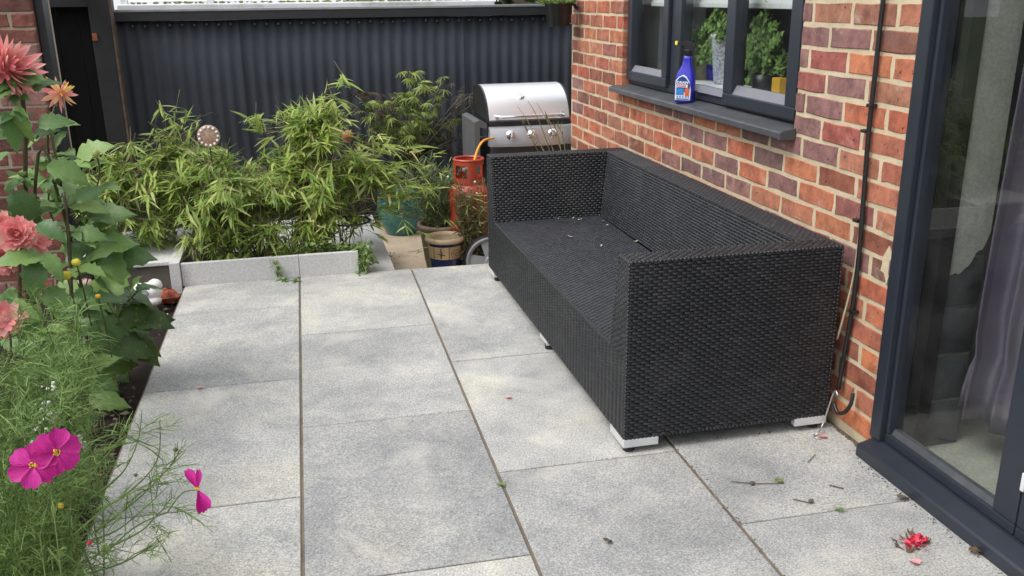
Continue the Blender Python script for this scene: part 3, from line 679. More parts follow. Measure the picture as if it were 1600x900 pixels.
# ------------------------------------------------------------------ rattan sofa
sofa = thing('rattan_sofa', 'long black woven rattan sofa without cushions against the brick wall', 'sofa', (1.3, 3.48, 0)); SL = Vector((1.3, 3.48, 0))
def weave(parts, rowh=0.0112, cell=0.029, amp=0.0036, offn=0.0, stagger=True):
    """parts: list of (p00, p10, p11, p01): strands run along p00->p10, rows stack p00->p01; bulge to the normal"""
    V = []; Fc = []; cnt = 0
    su = np.array([0, 0.16, 0.84, 1.0]); sv = np.array([0, 0.3, 0.7, 1.0])
    hu = np.array([-0.25, 1, 1, -0.25]); hv = np.array([-0.1, 1, 1, -0.1])
    grid = [(r * 4 + c, r * 4 + c + 1, (r + 1) * 4 + c + 1, (r + 1) * 4 + c) for r in range(3) for c in range(3)]
    for p in parts:
        A, B, C, D = [np.array(q, float) for q in p]
        W = (np.linalg.norm(B - A) + np.linalg.norm(C - D)) / 2; H = (np.linalg.norm(D - A) + np.linalg.norm(C - B)) / 2
        nrm = np.cross(B - A, D - A); nrm /= np.linalg.norm(nrm)
        nr = max(1, round(H / rowh)); nc = max(1, round(W / cell))
        for r in range(nr):
            off = 0.5 if (r % 2 and stagger) else 0.0
            c = np.arange(nc + (1 if off else 0)) - off
            u0 = np.clip(c / nc, 0, 1); u1 = np.clip((c + 1) / nc, 0, 1)
            u = u0[:, None] + (u1 - u0)[:, None] * su[None]          # cells x 4
            jit = RNG.uniform(-0.04, 0.04, len(c))
            v = (r + 0.03 + 0.94 * sv[None] + jit[:, None]) / nr          # cells x 4
            v = np.clip(v, 0, 1)
            U = np.repeat(u[:, None, :], 4, 1); Vv = np.repeat(v[:, :, None], 4, 2)
            P = (A[None, None, None] * ((1 - U) * (1 - Vv))[..., None] + B * (U * (1 - Vv))[..., None] + C * (U * Vv)[..., None] + D * ((1 - U) * Vv)[..., None])
            hgt = (np.minimum(hu[None, None, :], hv[None, :, None])) * amp * RNG.uniform(0.85, 1.15, (len(c), 1, 1))
            P = P + nrm * (hgt + offn)[..., None]
            k = len(c); V.append(P.reshape(k * 16, 3))
            g = np.array(grid)[None] + (np.arange(k) * 16)[:, None, None] + cnt
            Fc.append(g.reshape(-1, 4)); cnt += k * 16
        # dark backing just below
        base = np.array([A, B, C, D]) - nrm * 0.0022
        V.append(base); Fc.append(np.array([[cnt, cnt + 1, cnt + 2, cnt + 3]])); cnt += 4
    return np.concatenate(V) - np.array(SL), np.concatenate(Fc)
def wpart(name, parts, groups=None, mat='rattan'):
    if groups is None: groups = [(parts, {})]
    V = []; Q = []; c = 0
    for ps, kw in groups:
        v, f_ = weave(ps, **kw); V.append(v); Q.append(f_ + c); c += len(v)
    v, f_ = np.concatenate(V), np.concatenate(Q); return link(name, np_mesh(name, v, f_, M[mat], True), sofa)
X0, X1, XB0, XB1 = 0.945, 1.66, 1.50, 1.555
Y0, Y1 = 2.455, 4.49
ZL, ZS, ZT = 0.052, 0.318, 0.636
def arm(y_out, y_bot, y_top, flip):
    def q(a, b, c, d_): return (a, b, c, d_) if not flip else (b, a, d_, c)
    P = []
    P.append(q((X0, y_out, ZL), (X1, y_out, ZL), (X1, y_out, ZT), (X0, y_out, ZT)))            # outside
    P.append(q((X0, y_bot, ZS), (X0, y_out, ZS), (X0, y_out, ZT), (X0, y_top, ZT)))            # front end
    P.append(q((XB0, y_bot, ZS), (X0, y_bot, ZS), (X0, y_top, ZT), (XB1, y_top, ZT)))          # inside
    P.append(q((X0, y_out, ZT), (X1, y_out, ZT), (X1, y_top, ZT), (X0, y_top, ZT)))            # top
    return P
def skirt(o, lo=0.0): return o
FINE = dict(rowh=0.0100, cell=0.031, amp=0.0032); APRON = dict(rowh=0.0118, cell=0.036, amp=0.0034, stagger=False); BOLD = dict(rowh=0.0122, cell=0.0285, amp=0.0036)
for A_ in (arm(Y0, Y0 + 0.15, Y0 + 0.09, False), arm(Y1, Y1 - 0.15, Y1 - 0.09, True)): wpart('arm', None, [(A_[:2], FINE), (A_[2:], BOLD)])
wpart('front_apron', None, [([((X0, Y1, ZL), (X0, Y0, ZL), (X0, Y0, ZS), (X0, Y1, ZS))], APRON)])
YI0, YI1 = Y0 + 0.15, Y1 - 0.15
# seat sags a touch: split into strips
seatp = []
nst = 6
for i in range(nst):
    a0, a1 = YI0 + (YI1 - YI0) * i / nst, YI0 + (YI1 - YI0) * (i + 1) / nst
    s0, s1 = 0.006 * math.sin(PI * i / nst), 0.006 * math.sin(PI * (i + 1) / nst)
    seatp.append(((X0, a0, ZS - s0 * 0.2), (XB0, a0, ZS - s0), (XB0, a1, ZS - s1), (X0, a1, ZS - s1 * 0.2)))
wpart('seat', None, [(seatp, dict(rowh=0.0122, cell=0.0285, amp=0.0030))], mat='rattan_seat_lit')  # seat colour lightened to look lit from above
wpart('backrest', None, [([((XB0, YI1, ZS), (XB0, YI0, ZS), (XB1, Y0 + 0.09, ZT), (XB1, Y1 - 0.09, ZT)),
                   ((XB1, Y1 - 0.09, ZT), (XB1, Y0 + 0.09, ZT), (X1, Y0 + 0.09, ZT), (X1, Y1 - 0.09, ZT)),
                   ((X1, Y0, ZL), (X1, Y1, ZL), (X1, Y1, ZT), (X1, Y0, ZT))], BOLD)])
def braid(pts, r=0.0052):
    V = MB(); pts = [Vector(p) for p in pts]
    for a_, b_ in zip(pts[:-1], pts[1:]):
        n = max(1, int((b_ - a_).length / 0.013))
        for i in range(n):
            p, q = a_.lerp(b_, i / n), a_.lerp(b_, (i + 1) / n)
            e = (q - p) * 0.12; mid = (p + q) / 2
            V.tube([p + e, mid, q - e], [r * 0.7, r, r * 0.7], 6)
    return V
br = MB()
for pts in ([(X0, Y0, ZL), (X0, Y0, ZT), (X1, Y0, ZT), (X1, Y0, ZL)], [(X0, Y0 + 0.09, ZT), (X0, Y0, ZT)], [(X0, Y0 + 0.09, ZT), (XB1, Y0 + 0.09, ZT), (XB1, Y1 - 0.09, ZT), (X0, Y1 - 0.09, ZT), (X0, Y1, ZT), (X1, Y1, ZT), (X1, Y0, ZT)],
            [(X0, Y0 + 0.09, ZT), (X0, YI0, ZS), (X0, YI1, ZS), (X0, Y1 - 0.09, ZT)], [(X0, Y1, ZT), (X0, Y1, ZL), (X0, Y0, ZL), (X1, Y0, ZL)]):
    b = braid(pts); br.add(b.v, b.f)
br.obj('edge_braid', M['rattan'], sofa, True, -SL)
MB().box(X0 + 0.006, X1 - 0.006, Y0 + 0.006, Y1 - 0.006, 0.042, 0.2).obj('underframe', M['rattan_under'], sofa, loc=-SL)
def foot(poly_boxes, gx, gy):
    b = MB()
    for bx in poly_boxes: b.box(*bx, 0.002)
    o = b.obj('leg', M['alu'], sofa, loc=-SL)
    g = MB(); g.lathe([(0, 0.0), (0.018, 0.0), (0.02, 0.004), (0.02, 0.024), (0, 0.024)], 14, (gx, gy, 0)); g.obj('glide', M['rubber'], o, True)
foot([(X0 - 0.004, X0 + 0.115, Y0 - 0.004, Y0 + 0.022, 0.022, 0.0505), (X0 - 0.004, X0 + 0.022, Y0 + 0.0222, Y0 + 0.125, 0.022, 0.0505)], X0 + 0.024, Y0 + 0.026)
foot([(X0 + 0.002, X0 + 0.024, 3.38, 3.49, 0.02, 0.0515)], X0 + 0.02, 3.40)
foot([(X0 - 0.004, X0 + 0.022, Y1 - 0.125, Y1 + 0.004, 0.022, 0.0505)], X0 + 0.024, Y1 - 0.1)
foot([(X1 - 0.115, X1 + 0.002, Y0 - 0.004, Y0 + 0.022, 0.022, 0.0505)], X1 - 0.03, Y0 + 0.03)
# fallen bits lying in the seat corner
bits = MB()
for (u, v) in [(872, 341), (880, 339), (895, 341), (905, 343), (938, 336), (950, 352), (993, 377), (886, 368), (893, 370), (940, 384), (798, 347), (862, 340), (868, 339), (930, 335), (945, 345)]:
    p = atZ(u, v, ZS + 0.006)
    bits.ribbon([p + Vector((random.uniform(-0.012, 0.012), random.uniform(-0.008, 0.008), 0.001)), p, p + Vector((random.uniform(-0.014, 0.014), random.uniform(-0.01, 0.01), 0.004))], 0.007, Vector((0, 0, 1)))
tag(bits.obj('leaf_litter', M['litter']), 'pale dry leaf scraps lying along the far edge of the black sofa seat', 'leaf litter', kind='stuff')

# ------------------------------------------------------------------ barbecue, gas bottle, hose, wheel
bb = thing('gas_barbecue', 'stainless steel gas barbecue with closed lid and three knobs behind the sofa', 'barbecue', (1.47, 5.9, -0.3)); BL = Vector((1.47, 5.9, -0.3))
bx0, bx1 = 1.215, 1.745
MB().box(bx0 + 0.01, bx1 - 0.01, 5.70, 6.18, -0.22, 0.48, 0.006).obj('cabinet', M['bbq_grey'], bb, loc=-BL)
dr = MB().box(bx0 + 0.04, bx1 - 0.04, 5.684, 5.6995, -0.18, 0.43, 0.006).obj('cabinet_door', M['bbq_light'], bb, loc=-BL)
MB().box(bx0 + 0.10, bx1 - 0.10, 5.668, 5.6835, 0.365, 0.39, 0.005).obj('door_handle', M['chrome'], dr, loc=(0, 0, 0)) if False else None
MB().box(bx0 - 0.005, bx1 + 0.005, 5.66, 6.20, 0.61, 0.645, 0.006).obj('firebox_rim', M['bbq_dark'], bb, loc=-BL)
cpn = MB(); nn = 12
def cpy(t): return 5.625 - 0.035 * math.sin(PI * t)                      # gently bowed fascia
vs = []
for i in range(nn + 1):
    t_ = i / nn; x = bx0 - 0.012 + (bx1 - bx0 + 0.024) * t_
    vs += [(x, 5.66, 0.612), (x, cpy(t_) + 0.006, 0.606), (x, cpy(t_) - 0.016, 0.515), (x, cpy(t_) - 0.012, 0.492), (x, 5.69, 0.488)]
cpn.add(vs, [(i * 5 + j, i * 5 + j + 1, (i + 1) * 5 + j + 1, (i + 1) * 5 + j) for i in range(nn) for j in range(4)] + [(0, 1, 2, 3, 4), tuple(nn * 5 + j for j in (4, 3, 2, 1, 0))])
panel = cpn.obj('control_panel', M['bbq_panel'], bb, 'auto', -BL)
for i, x in enumerate((1.335, 1.468, 1.603)):
    t_ = (x - bx0) / (bx1 - bx0)
    k = MB(); k.lathe([(0, -0.004), (0.031, -0.004), (0.031, -0.010), (0.026, -0.014), (0.021, -0.018), (0.020, -0.032), (0.017, -0.037), (0, -0.038)], 20, (0, 0, 0), 'y')
    k.box(-0.005, 0.005, -0.045, -0.036, -0.017, 0.017, 0.002)
    k.obj('knob', M['chrome'], bb, 'auto', Vector((x, cpy(t_) + 0.006, 0.562)) - BL, (-0.24, [0.1, 0.5, -0.2][i], 0))
# lid: quarter barrel
prof = []
for y_, z_ in [(5.695, 0.655), (5.702, 0.690), (5.716, 0.725), (5.737, 0.760), (5.764, 0.792), (5.797, 0.820), (5.836, 0.844), (5.88, 0.862), (5.93, 0.873), (5.985, 0.877), (6.04, 0.873)]: prof.append((y_, 0.655 + (z_ - 0.655) * 0.87))
lid_o = [(5.69, 0.648)] + prof[1:] + [(6.13, 0.83), (6.18, 0.66)]
lm = MB(); n = len(lid_o)
lm.add([(bx0, y, z) for y, z in lid_o] + [(bx1, y, z) for y, z in lid_o], [(i, i + 1, n + i + 1, n + i) for i in range(n - 1)])
lid = lm.obj('lid', M['steel'], bb, 'auto', -BL)
for x0_, x1_ in ((bx0 - 0.012, bx0), (bx1, bx1 + 0.012)):
    e = MB(); e.prism([(y, z) for y, z in lid_o], 'x', x0_, x1_); e.obj('lid_end', M['bbq_dark'], lid, loc=(0, 0, 0))
hd = MB(); hd.tube([(bx0 + 0.045, 5.70, 0.678), (bx0 + 0.05, 5.655, 0.672), (bx0 + 0.075, 5.645, 0.672), (bx1 - 0.075, 5.645, 0.672), (bx1 - 0.05, 5.655, 0.672), (bx1 - 0.045, 5.70, 0.678)], 0.0105, 10)
hd.obj('handle', M['chrome'], lid, True, (0, 0, 0))
th = MB(); th.lathe([(0, -0.012), (0.019, -0.012), (0.024, -0.008), (0.024, 0.0)], 20, (0, 0, 0), 'y'); 
to = th.obj('thermometer', M['chrome'], lid, 'auto', (1.443, 5.777, 0.786), (-0.85, 0, 0))
MB().box(-0.0015, 0.0015, -0.0142, -0.0122, -0.004, 0.016).obj('needle', M['bbq_dark'], None) if False else None
sh = MB(); sh.prism([(1.118, 0.642), (1.150, 0.655), (1.196, 0.632), (1.196, 0.600), (1.150, 0.610), (1.150, 0.28), (1.118, 0.28)], 'y', 5.68, 6.12)
sh.obj('side_shelf', M['bbq_light'], bb, 'auto', -BL)
for x in (bx0 + 0.05, bx1 - 0.05):
    for y in (5.75, 6.12):
        c = MB(); c.lathe([(0, -0.018), (0.035, -0.018), (0.04, -0.010), (0.04, 0.010), (0.035, 0.018), (0, 0.018)], 16, (0, 0, 0), 'x'); c.obj('castor', M['rubber'], bb, True, Vector((x, y, -0.26)) - BL)

gx, gy = 1.015, 5.38
gas = thing('gas_cylinder', 'red gas cylinder with a cut-out collar beside the barbecue', 'gas cylinder', (gx, gy, -0.3))
c = MB(); rr = 0.123
pr_ = [(0, 0.012), (0.09, 0.012), (0.112, 0.03), (rr, 0.06), (rr, 0.34), (rr, 0.545)] + [(rr * math.cos(t_), 0.545 + 0.10 * math.sin(t_)) for t_ in np.linspace(0.15, 1.35, 8)] + [(0.02, 0.65), (0, 0.651)]
c.lathe(pr_, 36); c.obj('tank', M['gas_red'], gas, True)
MB().lathe([(0.100, 0.0), (0.104, 0.0), (0.104, 0.035), (0.100, 0.035), (0.100, 0.0)], 30).obj('foot_ring', M['gas_red'], gas, 'auto')
col = MB(); nseg = 48; r0 = 0.092
for i in range(nseg):
    a0, a1 = 2 * PI * i / nseg, 2 * PI * (i + 1) / nseg
    ph = (i % 12)
    zr = [(0.63, 0.66), (0.735, 0.765)] if 3 <= ph <= 9 else [(0.63, 0.765)]
    for z0, z1 in zr:
        for r_ in (r0, r0 - 0.007):
            col.quad((r_ * math.cos(a0), r_ * math.sin(a0), z0), (r_ * math.cos(a1), r_ * math.sin(a1), z0), (r_ * math.cos(a1), r_ * math.sin(a1), z1), (r_ * math.cos(a0), r_ * math.sin(a0), z1))
ring = []
col.lathe([(r0 + 0.005, 0.767), (r0, 0.773), (r0 - 0.008, 0.773), (r0 - 0.012, 0.767), (r0 - 0.008, 0.760), (r0, 0.760), (r0 + 0.005, 0.767)], 40)
col.obj('collar', M['gas_red'], gas, 'auto')
v_ = MB(); v_.lathe([(0.022, 0.65), (0.022, 0.68), (0.014, 0.685), (0.014, 0.72), (0, 0.72)], 14); v_.box(-0.04, 0.04, -0.012, 0.012, 0.69, 0.712, 0.003); v_.obj('valve', M['wire'], gas, 'auto')
hz = MB(); hp = [at(771, 216, 5.60), at(757, 219, 5.52), at(748, 230, 5.44), at(742, 248, 5.36), at(738, 268, 5.33), at(736, 285, 5.34), at(733, 300, 5.36)]
def smooth_pts(pts, n=6):
    out = []; P = [Vector(p) for p in pts]
    for i in range(len(P) - 1):
        p0, p1, p2, p3 = P[max(i - 1, 0)], P[i], P[i + 1], P[min(i + 2, len(P) - 1)]
        for j in range(n):
            t_ = j / n
            out.append(0.5 * ((2 * p1) + (p2 - p0) * t_ + (2 * p0 - 5 * p1 + 4 * p2 - p3) * t_ * t_ + (3 * p1 - p0 - 3 * p2 + p3) * t_ ** 3))
    return out + [P[-1]]
hz.tube(smooth_pts(hp), 0.0075, 8)
tag(hz.obj('gas_hose', M['hose'], None, True), 'orange gas hose curving from the barbecue panel down past the red cylinder', 'hose')

wc = at(766, 408, 5.12)
wh = thing('spare_wheel', 'grey plastic wheel with black tyre leaning between the blue pot and the sofa', 'wheel', (wc.x, wc.y, wc.z), rot=(math.radians(-8), 0, math.radians(-4)))
ty = MB(); ty.lathe([(0.150, -0.03), (0.162, -0.022), (0.166, 0.0), (0.162, 0.022), (0.150, 0.03), (0.146, 0.0), (0.150, -0.03)], 40, (0, 0, 0), 'y'); ty.obj('tyre', M['rubber'], wh, True)
rm_ = MB(); rm_.lathe([(0.150, -0.026), (0.140, -0.036), (0.128, -0.030), (0.120, -0.016), (0.118, 0.0)], 40, (0, 0, 0), 'y')
for i in range(5):
    a_ = 2 * PI * i / 5 + 0.5
    d1 = Vector((math.cos(a_), 0, math.sin(a_))); s1 = Vector((-math.sin(a_), 0, math.cos(a_)))
    p0, p1 = d1 * 0.03, d1 * 0.125
    q = [p0 - s1 * 0.026, p0 + s1 * 0.026, p1 + s1 * 0.034, p1 - s1 * 0.034]
    for y0_, y1_ in ((-0.016, -0.004),):
        vs = [p + Vector((0, y0_ - 0.006, 0)) * (1.4 if k_ < 2 else 1) for k_, p in enumerate(q)] + [p + Vector((0, y1_, 0)) for p in q]
        rm_.add(vs, [(0, 1, 2, 3), (0, 4, 5, 1), (1, 5, 6, 2), (2, 6, 7, 3), (3, 7, 4, 0)])
rm_.lathe([(0, -0.042), (0.028, -0.040), (0.038, -0.030), (0.040, 0.0)], 24, (0, 0, 0), 'y')
rm_.obj('rim', M['wheel'], wh, 'auto')
MB().lathe([(0.118, 0.012), (0, 0.012)], 30, (0, 0, 0), 'y').obj('wheel_back', M['bbq_dark'], wh)

# ------------------------------------------------------------------ pots
def potmesh(prof, n=40): return MB().lathe(prof, n)
bp = at(695, 364, 5.2)
pot1 = thing('glazed_pot', 'small glazed plant pot with cream motif band over navy base', 'plant pot', (bp.x, 5.2, -0.30)); Hh = 0.345
def prof_r(h): return 0.076 + 0.030 * (h / Hh) ** 0.9
segs = [('base', M['pot_navy'], 0.0, 0.222), ('motif_band', M['pot_cream'], 0.222, 0.298), ('dark_line', M['pot_navy'], 0.298, 0.318)]
for nm, mt, h0, h1 in segs:
    potmesh([(prof_r(h0 + (h1 - h0) * i / 4), h0 + (h1 - h0) * i / 4) for i in range(5)]).obj(nm, mt, pot1, True)
potmesh([(0.105, 0.315), (0.117, 0.318), (0.121, 0.330), (0.117, 0.343), (0.108, 0.347), (0.099, 0.343), (0.096, 0.325), (0.094, 0.26), (0.0, 0.255)]).obj('rim', M['pot_rim'], pot1, True)
sp = MB(); 
for _ in range(90):
    a_, r_ = random.uniform(0, 2 * PI), 0.088 * math.sqrt(random.random()); sp.ball((r_ * math.cos(a_), r_ * math.sin(a_), 0.268 + random.uniform(0, 0.012)), random.uniform(0.006, 0.014), 6, (1, 1, 0.6), 0.3)
sp.obj('soil', M['soil'], pot1)
def on_pot(a_, h, off=0.0012): r_ = prof_r(h) + off; return Vector((r_ * math.sin(a_), -r_ * math.cos(a_), h))
mt_ = MB()
def stroke(pts, wd):
    for (a0, h0), (a1, h1) in zip(pts[:-1], pts[1:]):
        n_ = 3; P = [on_pot(a0 + (a1 - a0) * i / n_, h0 + (h1 - h0) * i / n_) for i in range(n_ + 1)]
        mt_.ribbon(P, wd, Vector((math.sin((a0 + a1) / 2), -math.cos((a0 + a1) / 2), 0)))
for a_ in (-0.88, 0.06, 1.0): stroke([(a_, 0.223), (a_, 0.297)], 0.0035)
stroke([(-0.42, 0.228), (-0.42, 0.292)], 0.006); stroke([(-0.65, 0.257), (-0.18, 0.25)], 0.006); stroke([(-0.58, 0.27), (-0.28, 0.268)], 0.003); stroke([(-0.5, 0.24), (-0.34, 0.262)], 0.003)
el = [(0.52 + 0.34 * math.cos(t_), 0.252 + 0.024 * math.sin(t_)) for t_ in np.linspace(0, 2 * PI, 17)]
stroke(el, 0.0028); stroke([(0.3, 0.252), (0.44, 0.262), (0.5, 0.245), (0.58, 0.262), (0.74, 0.25)], 0.003); stroke([(0.36, 0.243), (0.68, 0.240)], 0.0025)
mt_.obj('painted_motif', M['pot_line'], pot1)

op = at(688, 348, 5.5)
pot2 = thing('olive_pot', 'large olive brown glazed pot behind the small navy and cream pot', 'plant pot', (op.x + 0.01, 5.5, -0.30)); POT2 = Vector((op.x + 0.01, 5.5, 0.05))
potmesh([(0, 0.0), (0.092, 0.0), (0.098, 0.02), (0.118, 0.14), (0.136, 0.28), (0.138, 0.32)]).obj('body', M['pot_olive'], pot2, True)
potmesh([(0.138, 0.318), (0.152, 0.326), (0.158, 0.340), (0.153, 0.354), (0.142, 0.358), (0.131, 0.352), (0.128, 0.335), (0.126, 0.305), (0, 0.30)]).obj('rim', plain('brown_rim_glaze', (0.24, 0.175, 0.12), 0.4, var=0.2), pot2, True)
tp = at(627, 330, 6.72)
pot3 = thing('teal_pot', 'round teal glazed pot on the beige yard under the maple', 'plant pot', (tp.x, 6.72, -0.30))
potmesh([(0, 0.0), (0.115, 0.0), (0.128, 0.015), (0.165, 0.09), (0.185, 0.18), (0.178, 0.26), (0.165, 0.30), (0.172, 0.315), (0.17, 0.328), (0.155, 0.325), (0.15, 0.29), (0, 0.28)]).obj('body', M['pot_teal'], pot3, True)
TP = Vector((tp.x, 6.4, 0.0))

# ------------------------------------------------------------------ leaf shapes
def lance(Lw=0.064, droop=0.10, fold=0.25):
    ts = [0, 0.12, 0.35, 0.65, 1.0]; wd = [0.12, 0.8, 1.0, 0.72, 0.0]; v = []; f_ = []
    for t_, k in zip(ts, wd):
        x = Lw * k; z = -droop * t_ * t_; v += [(-x, t_, z + fold * x), (0, t_, z), (x, t_, z + fold * x)]
    for i in range(len(ts) - 1):
        for j in range(2): f_.append((i * 3 + j, i * 3 + j + 1, (i + 1) * 3 + j + 1, (i + 1) * 3 + j))
    return v, f_
LB = lance()
def dahlia_leaf(seed):
    r = random.Random(seed); n = 11; v = []; f_ = []
    dr_ = r.uniform(0.15, 0.42); tw = r.uniform(-0.25, 0.25)
    for i in range(n + 1):
        t_ = i / n; wv = 0.28 * (math.sin(PI * min(1, t_ ** 0.72)) ** 0.85) if 0 < t_ < 1 else 0.0
        wv *= (1.14 if i % 2 else 0.9); zc = -dr_ * t_ * t_ + 0.05 * math.sin(3 * t_)
        rip = 0.025 * math.sin(i * 2.2 + seed)
        row = [(-wv, t_ - 0.03, zc + 0.22 * wv + rip + tw * wv), (-wv * 0.5, t_ - 0.008, zc + 0.15 * wv + 0.01), (0, t_, zc), (wv * 0.5, t_ - 0.008, zc + 0.15 * wv + 0.01), (wv, t_ - 0.03, zc + 0.22 * wv - rip - tw * wv)]
        v += row
    for i in range(n):
        for j in range(4): f_.append((i * 5 + j, i * 5 + j + 1, (i + 1) * 5 + j + 1, (i + 1) * 5 + j))
    return v, f_

# ------------------------------------------------------------------ planter and ledges
pln = thing('planter', 'pale grey raised planter with a long front panel full of bamboo', 'planter', (-0.17, 4.9, 0)); PNL = Vector((-0.17, 4.9, 0))
def fpanel(x0, x1):
    MB().box(x0, x1, 4.722 - 0.0145 * (x0 + x1) / 2 * 0, 4.748, -0.002, 0.118, 0.003).obj('panel', M['render'], pln, loc=-PNL)
fpanel(-0.615, -0.0285); fpanel(-0.0265, 0.282)
MB().box(-0.668, -0.618, 4.70, 5.42, -0.30, 0.130, 0.003).obj('end_board', M['render'], pln, loc=-PNL)
MB().box(0.30, 0.475, 4.742, 6.10, -0.30, -0.0035, 0.004).obj('coping', M['coping'], pln, loc=-PNL)
MB().box(-0.617, 0.2985, 5.36, 6.10, -0.30, -0.005, 0.004).obj('back_ledge', M['render'], pln, loc=-PNL)
so_ = MB()
vs = []
for i in range(16):
    for j in range(10): vs.append((-0.616 + 0.913 * i / 15, 4.7495 + 0.609 * j / 9, -0.06 + random.uniform(-0.012, 0.012)))
so_.add(vs, [(i * 10 + j, (i + 1) * 10 + j, (i + 1) * 10 + j + 1, i * 10 + j + 1) for i in range(15) for j in range(9)]); so_.obj('soil', M['soil'], pln, True, -PNL)
lw = thing('low_wall', 'low pale topped wall with dark brown face left of the planter behind the white stone', 'wall', (-0.8, 5.0, 0))
MB().box(-0.35, 0.128, -0.20, 0.5, -0.30, 0.098, 0.004).obj('core', M['brown_wall'], lw)  # core darker and browner than the pale coping
MB().box(-0.36, 0.130, -0.22, 0.52, 0.099, 0.119, 0.004).obj('coping', M['render'], lw)

# ------------------------------------------------------------------ bamboo
def rv(): return Vector((random.gauss(0, 1), random.gauss(0, 1), random.gauss(0, 1)))
def bamboo(name, label, base, boxx, shape, n_fans, mats, leaf_len, seed, extra=(), single=280, pitch=(-0.55, 0.15)):
    random.seed(seed)
    root = thing(name, label, 'bamboo', base)
    B = Vector(base); culms = MB(); mats4 = []
    tips = []
    for _ in range(n_fans // 7):                       # arching branches, fans strung along each
        p, outw = shape()
        up_ = Vector((0, 0, random.uniform(0.10, 0.22))); q0 = p - outw * random.uniform(0.16, 0.30) - up_ * 0.5; mid = p - outw * 0.10 + up_ * 0.30
        path = smooth_pts([q0, mid, p], 5); culms.tube(path, [0.0022 - 0.00012 * i for i in range(len(path))], 4)
        for _k in range(7):
            c_ = path[random.randint(3, len(path) - 1)] + rv() * 0.022
            if c_.z > 0.07: tips.append((c_, (outw + rv() * 0.25)))
    for p, outw in tips + [(Vector(e[0]) + rv() * 0.03 * j_, Vector(e[1])) for e in extra for j_ in range(3 if Vector(e[0]).x < 0.45 else 6)]:
        k = random.randint(4, 8)
        main = (outw * random.uniform(0.5, 1.0) + Vector((0, 0, random.uniform(*pitch))) + rv() * 0.4).normalized()
        side = main.cross(Vector((0, 0, 1))); side = side.normalized() if side.length > 0.05 else Vector((1, 0, 0))
        tw_ = rv() * 0.02; q0 = p - main * random.uniform(0.05, 0.11) + Vector((0, 0, 0.03))
        culms.tube([q0, p - main * 0.02 + Vector((0, 0, 0.008)), p], [0.0016, 0.0013, 0.0008], 4)
        for i in range(k):
            a_ = (i / (k - 1) - 0.5) * random.uniform(1.4, 2.3); back = random.uniform(0, 0.05)
            d_ = (main * math.cos(a_) + side * math.sin(a_) + Vector((0, 0, random.uniform(-0.45, 0.15))) + rv() * 0.12).normalized()
            L = leaf_len * random.choice((random.uniform(0.4, 0.8), random.uniform(0.75, 1.3)))
            nrm = (Vector((0, 0, 1)) + outw * 0.4 + rv() * 0.35)
            mats4.append(M4(p - main * back + rv() * 0.006, frame_from(d_, nrm), (L * random.uniform(0.8, 1.2), L, L * random.uniform(0.7, 2.2))))
    for _ in range(60):
        bx = random.uniform(*boxx); by = random.uniform(4.80, 5.32)
        tgt, _o = random.choice(tips); z0 = -0.06
        p0 = Vector((bx, by, z0)); p2 = tgt - Vector((0, 0, 0.03)); p1 = p0.lerp(p2, 0.5) + Vector((0, 0, 0.10))
        p1.x = p0.x * 0.7 + p2.x * 0.3; p1.y = p0.y * 0.7 + p2.y * 0.3
        culms.tube(smooth_pts([p0, p1, p2], 5), [0.0036 - 0.0022 * i / 10 for i in range(11)], 5)
    for e in extra:
        if len(e) > 2: culms.tube(smooth_pts([Vector(q) for q in e[2]], 4), 0.0022, 5)
    culms.obj('culms', M['culm'], root, True, -B)
    # nearest, largest leaves one by one, the rest joined
    inv = Matrix.Translation(-B); mats4 = [inv @ m for m in mats4]
    mats4.sort(key=lambda m: (m.translation + B - EYE).length - 0.0)
    data = []
    for mt in mats:
        b = MB(); b.add(*LB); data.append(b.mesh('leaf', mt, True))
    for m in mats4[:single]:
        o = link('leaf', random.choice(data), root); o.matrix_local = m
    rest = mats4[single:]
    random.shuffle(rest); nm_ = len(mats)
    for i, mt in enumerate(mats):
        sub = rest[i::nm_]
        if sub: scatter('foliage', LB[0], LB[1], mt, sub, root, 'stuff')
    return root
def ell(c, r, zmin=-1.0, fill=0.5, ymax=9):
    c = Vector(c); r = Vector(r)
    while True:
        d_ = rv().normalized()
        if d_.z < zmin: continue
        k = random.uniform(fill, 1.0) ** 0.6
        p = c + Vector((d_.x * r.x, d_.y * r.y, d_.z * r.z)) * k
        if p.z > 0.03: return p, Vector((d_.x, d_.y, max(d_.z, -0.1) * 0.5))
def shape_left():
    t_ = random.random()
    if random.random() < 0.05: return Vector((random.uniform(-0.62, 0.0), random.uniform(4.78, 4.98), random.uniform(0.03, 0.2))), Vector((random.uniform(-0.5, 0.5), -0.6, 0.2))
    if t_ < 0.40: return ell((-0.86, 5.16, 0.36), (0.38, 0.36, 0.25), -0.95, 0.45)
    if t_ < 0.92: return ell((-0.36, 5.06, 0.35), (0.36, 0.36, 0.27), -0.95, 0.4)
    return ell((-0.60, 5.15, 0.57), (0.30, 0.2, 0.08), -0.4, 0.3)
ex = []
for (u, v) in [(258, 182), (285, 186), (300, 205), (270, 200), (300, 230), (250, 215), (330, 240), (282, 230), (190, 225), (205, 235), (225, 232), (262, 240)]:
    p = at(u, v, 5.15 + random.uniform(-0.05, 0.1)); ex.append((p, (random.uniform(-0.5, 0.5), -0.4, 0.2), [p - Vector((0, 0, 0.25)) + Vector((random.uniform(-0.05, 0.05), 0.05, 0)), p - Vector((0, 0, 0.1)), p]))
bamboo('bamboo_plant', 'low spreading green bamboo filling the left half of the planter', (-0.45, 5.05, -0.06), (-0.58, -0.1), shape_left, 1500, [M['bamboo_leaf'], M['bamboo_leaf_lime']], 0.095, 21, ex)
